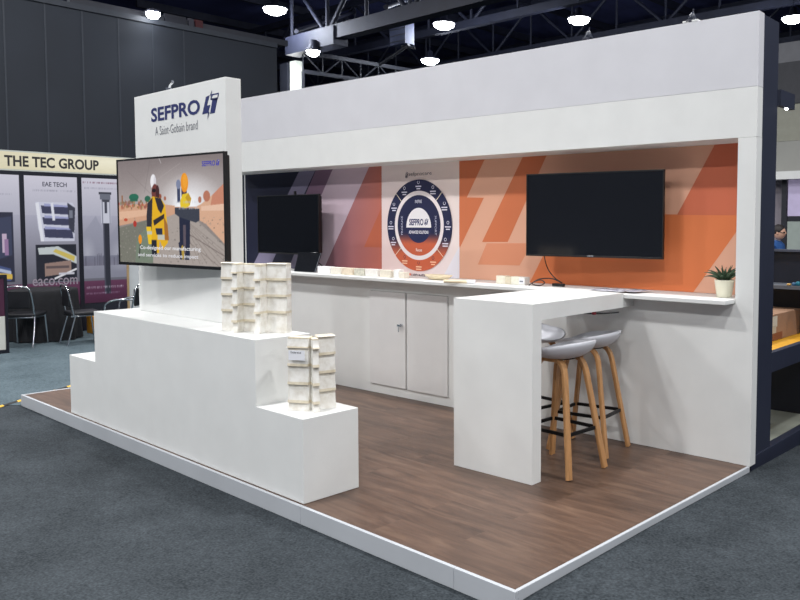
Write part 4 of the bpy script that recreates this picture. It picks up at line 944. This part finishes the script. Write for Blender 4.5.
t.part('lettering',MB().text('eaco.com',(XT+.011,ya+w_*.1,zlo+.31),U,Z1,w_*.86,.11,(150,140,152),.01),PRINT,label='pale web address lettering')
poster(82.3,126.5,'right banner with a long dark drill tool picture',f2)
# frame post through right banner
y=ty(105.5,300)[1]
# ---- lower left white sign
q=onZ(9,353,0);ws_=T('display_board','black framed white board at the left picture edge','display board',(-9.45,q[1]-.4,0))
yr_=q[1];zb_=onX(5,316,-9.45)[2]
ws_.part('frame',MB().box(-9.48,-9.43,yr_-.62,yr_-.035,.0,.05).box(-9.48,-9.43,yr_-.035,yr_,0,1.02).box(-9.48,-9.43,yr_-.62,yr_-.035,.975,1.02),ALU)
ws_.part('board',MB().box(-9.47,-9.44,yr_-.62,yr_-.036,.051,zb_),mat('white_board',(212,212,204),.5,n=.03))
ws_.part('upper_print',MB().box(-9.47,-9.44,yr_-.62,yr_-.036,zb_+.001,.974),mat('plum_print',(74,30,58),.5,n=.1))
# ---- cloth covered round table
tcn=np.array([-10.45,1.73]);R_=.42
CL=mat('black_tablecloth',(20,21,26),.85,n=.2,ns=20)
V=[];Fs=[];n=96;rows=[(0,.74),(R_*.5,.74),(R_-.03,.74),(R_,.735),(R_+.008,.715)]+[(None,z) for z in np.linspace(.66,.015,9)]
dw=MB();V.append((tcn[0],tcn[1],.742))
for r,z in rows[1:]:
    for j in range(n):
        a=2*math.pi*j/n
        if r is None: f=(.715-z)/.7;rr=R_+.01+f*(.02+.03*math.cos(11*a+.6*math.sin(3*a))+.012*math.cos(23*a))
        else: rr=r
        V.append((tcn[0]+rr*math.cos(a),tcn[1]+rr*math.sin(a),z))
for j in range(n): Fs.append((0,1+j,1+(j+1)%n))
for k in range(len(rows)-2):
    for j in range(n): Fs.append((1+k*n+j,1+(k+1)*n+j,1+(k+1)*n+(j+1)%n,1+k*n+(j+1)%n))
tbl=T('round_table','round table under a floor length black cloth by the banners','table',(tcn[0],tcn[1],0))
tbl.part('tablecloth',dw.add(V,Fs,smooth=True),CL);tbl.part('pedestal',MB().lathe([(0,.01),(.25,.01),(.25,.03),(.03,.06),(.03,.70),(.4,.70),(.4,.715),(0,.715)],(tcn[0],tcn[1],0),24),STEELBLK)
cu=onZ(80,311,.55)
# ---- banquet chairs: seat faces +x in its own frame
def make_chair():
    t=T('banquet_chair','x','chair',(0,0,0))
    PAD=mat('black_vinyl',(24,25,30),.45,n=.1)
    t.part('seat',MB().box(-.2,.22,-.21,.21,.43,.485),PAD,bevel=.02)
    t.part('backrest',MB().box(-.225,-.19,-.175,.175,.56,.82),PAD,bevel=.015)
    bf=[(-.16,-.20,.43),(-.19,-.20,.6),(-.225,-.19,.78),(-.24,-.14,.86),(-.245,0,.88),(-.24,.14,.86),(-.225,.19,.78),(-.19,.20,.6),(-.16,.20,.43)]
    t.part('back_frame',MB().tube(spline(bf,6),.013,8),CHROME)
    for sy in (-1,1):
        t.part('leg',MB().tube([(-.14,sy*.20,.44),(-.26,sy*.21,.001)],.012,8),CHROME);t.part('leg',MB().tube([(.17,sy*.20,.44),(.22,sy*.21,.001)],.012,8),CHROME)
    t.part('seat_frame',MB().tube([(-.19,-.2,.425),(.19,-.2,.425),(.19,.2,.425),(-.19,.2,.425),(-.19,-.2,.425)],.011,8),CHROME)
    return t.o
c1=make_chair();chs=[c1,copy_tree(c1),copy_tree(c1)]
spec=[(onZ(26,346,0),138,'black banquet chair with chrome frame in front of the round table'),(onZ(83,343.5,0),84,'black banquet chair just right of the black clothed table'),(onZ(127,343,0),222,'banquet chair with a chrome armrest beside the sign tower, below the large television')]
for o,(p_,a,l) in zip(chs,spec):
    o.matrix_world=Matrix.Translation((p_[0],p_[1],.010))@Matrix.Rotation(math.radians(a),4,'Z')@Matrix.Scale(.94,4);o['label']=l;o['group']='banquet chairs at the left stand'
for sy in (-1,1):
    ar=link('armrest',MB().tube(spline([(-.21,sy*.215,.66),(-.1,sy*.23,.665),(.08,sy*.23,.65),(.2,sy*.225,.58),(.2,sy*.215,.44)],6),.015,8),CHROME);ar.parent=chs[2]
q=onZ(93,323,.25);T('yellow_crate','yellow plastic crate on the floor behind the chairs','crate',(-10.5,2.55,0),mb=MB().box(-10.72,-10.45,2.40,2.62,.004,.27),m=mat('yellow_plastic',(220,150,30),.5,n=.08),bevel=.01)
# ================================================================== LIGHT
W=bpy.data.worlds.new('hall_air');S.world=W;W.use_nodes=True
bg=W.node_tree.nodes['Background'];bg.inputs[0].default_value=(.62,.68,.85,1);bg.inputs[1].default_value=.22
def lamp(x,y,z,e,size=.5,col=(1,1,1),shape='DISK',rot=None):
    l=bpy.data.lights.new('hall_lamp','AREA');l.energy=e;l.size=size;l.shape=shape;l.color=col
    o=bpy.data.objects.new('hall_lamp',l);COL.objects.link(o);o.location=(x,y,z)
    if rot:o.rotation_euler=rot
    return o
for i,x in enumerate((-15,-9,-3,3,9)):
    for j,y in enumerate((-9,-3.5,2,7.5)):
        e=290
        if j==0: e=300
        if j==3: e=150
        lamp(x+.7*j-1,y,8.0,e,.55)
l=bpy.data.lights.new('flood','SPOT');l.energy=120;l.spot_size=math.radians(120);l.spot_blend=.9;l.shadow_soft_size=.1;l.color=(.92,.95,1)
o=bpy.data.objects.new('flood',l);COL.objects.link(o);o.location=(fl[0]+.05,fl[1],fl[2]-.06);o.rotation_euler=(0,math.radians(-12),0)
# column uplight glow: the lamp just beside the column
q=onZ(313,51,7.0);l=bpy.data.lights.new('column_lamp','POINT');l.energy=45;l.shadow_soft_size=.2;o=bpy.data.objects.new('column_lamp',l);COL.objects.link(o);o.location=(q[0]+.2,q[1]-.9,q[2]-.9)
V_=S.view_settings;S.display_settings.display_device='sRGB';V_.view_transform='Standard';V_.look='None';V_.exposure=0;V_.gamma=1
try:V_.use_curve_mapping=False
except Exception:pass
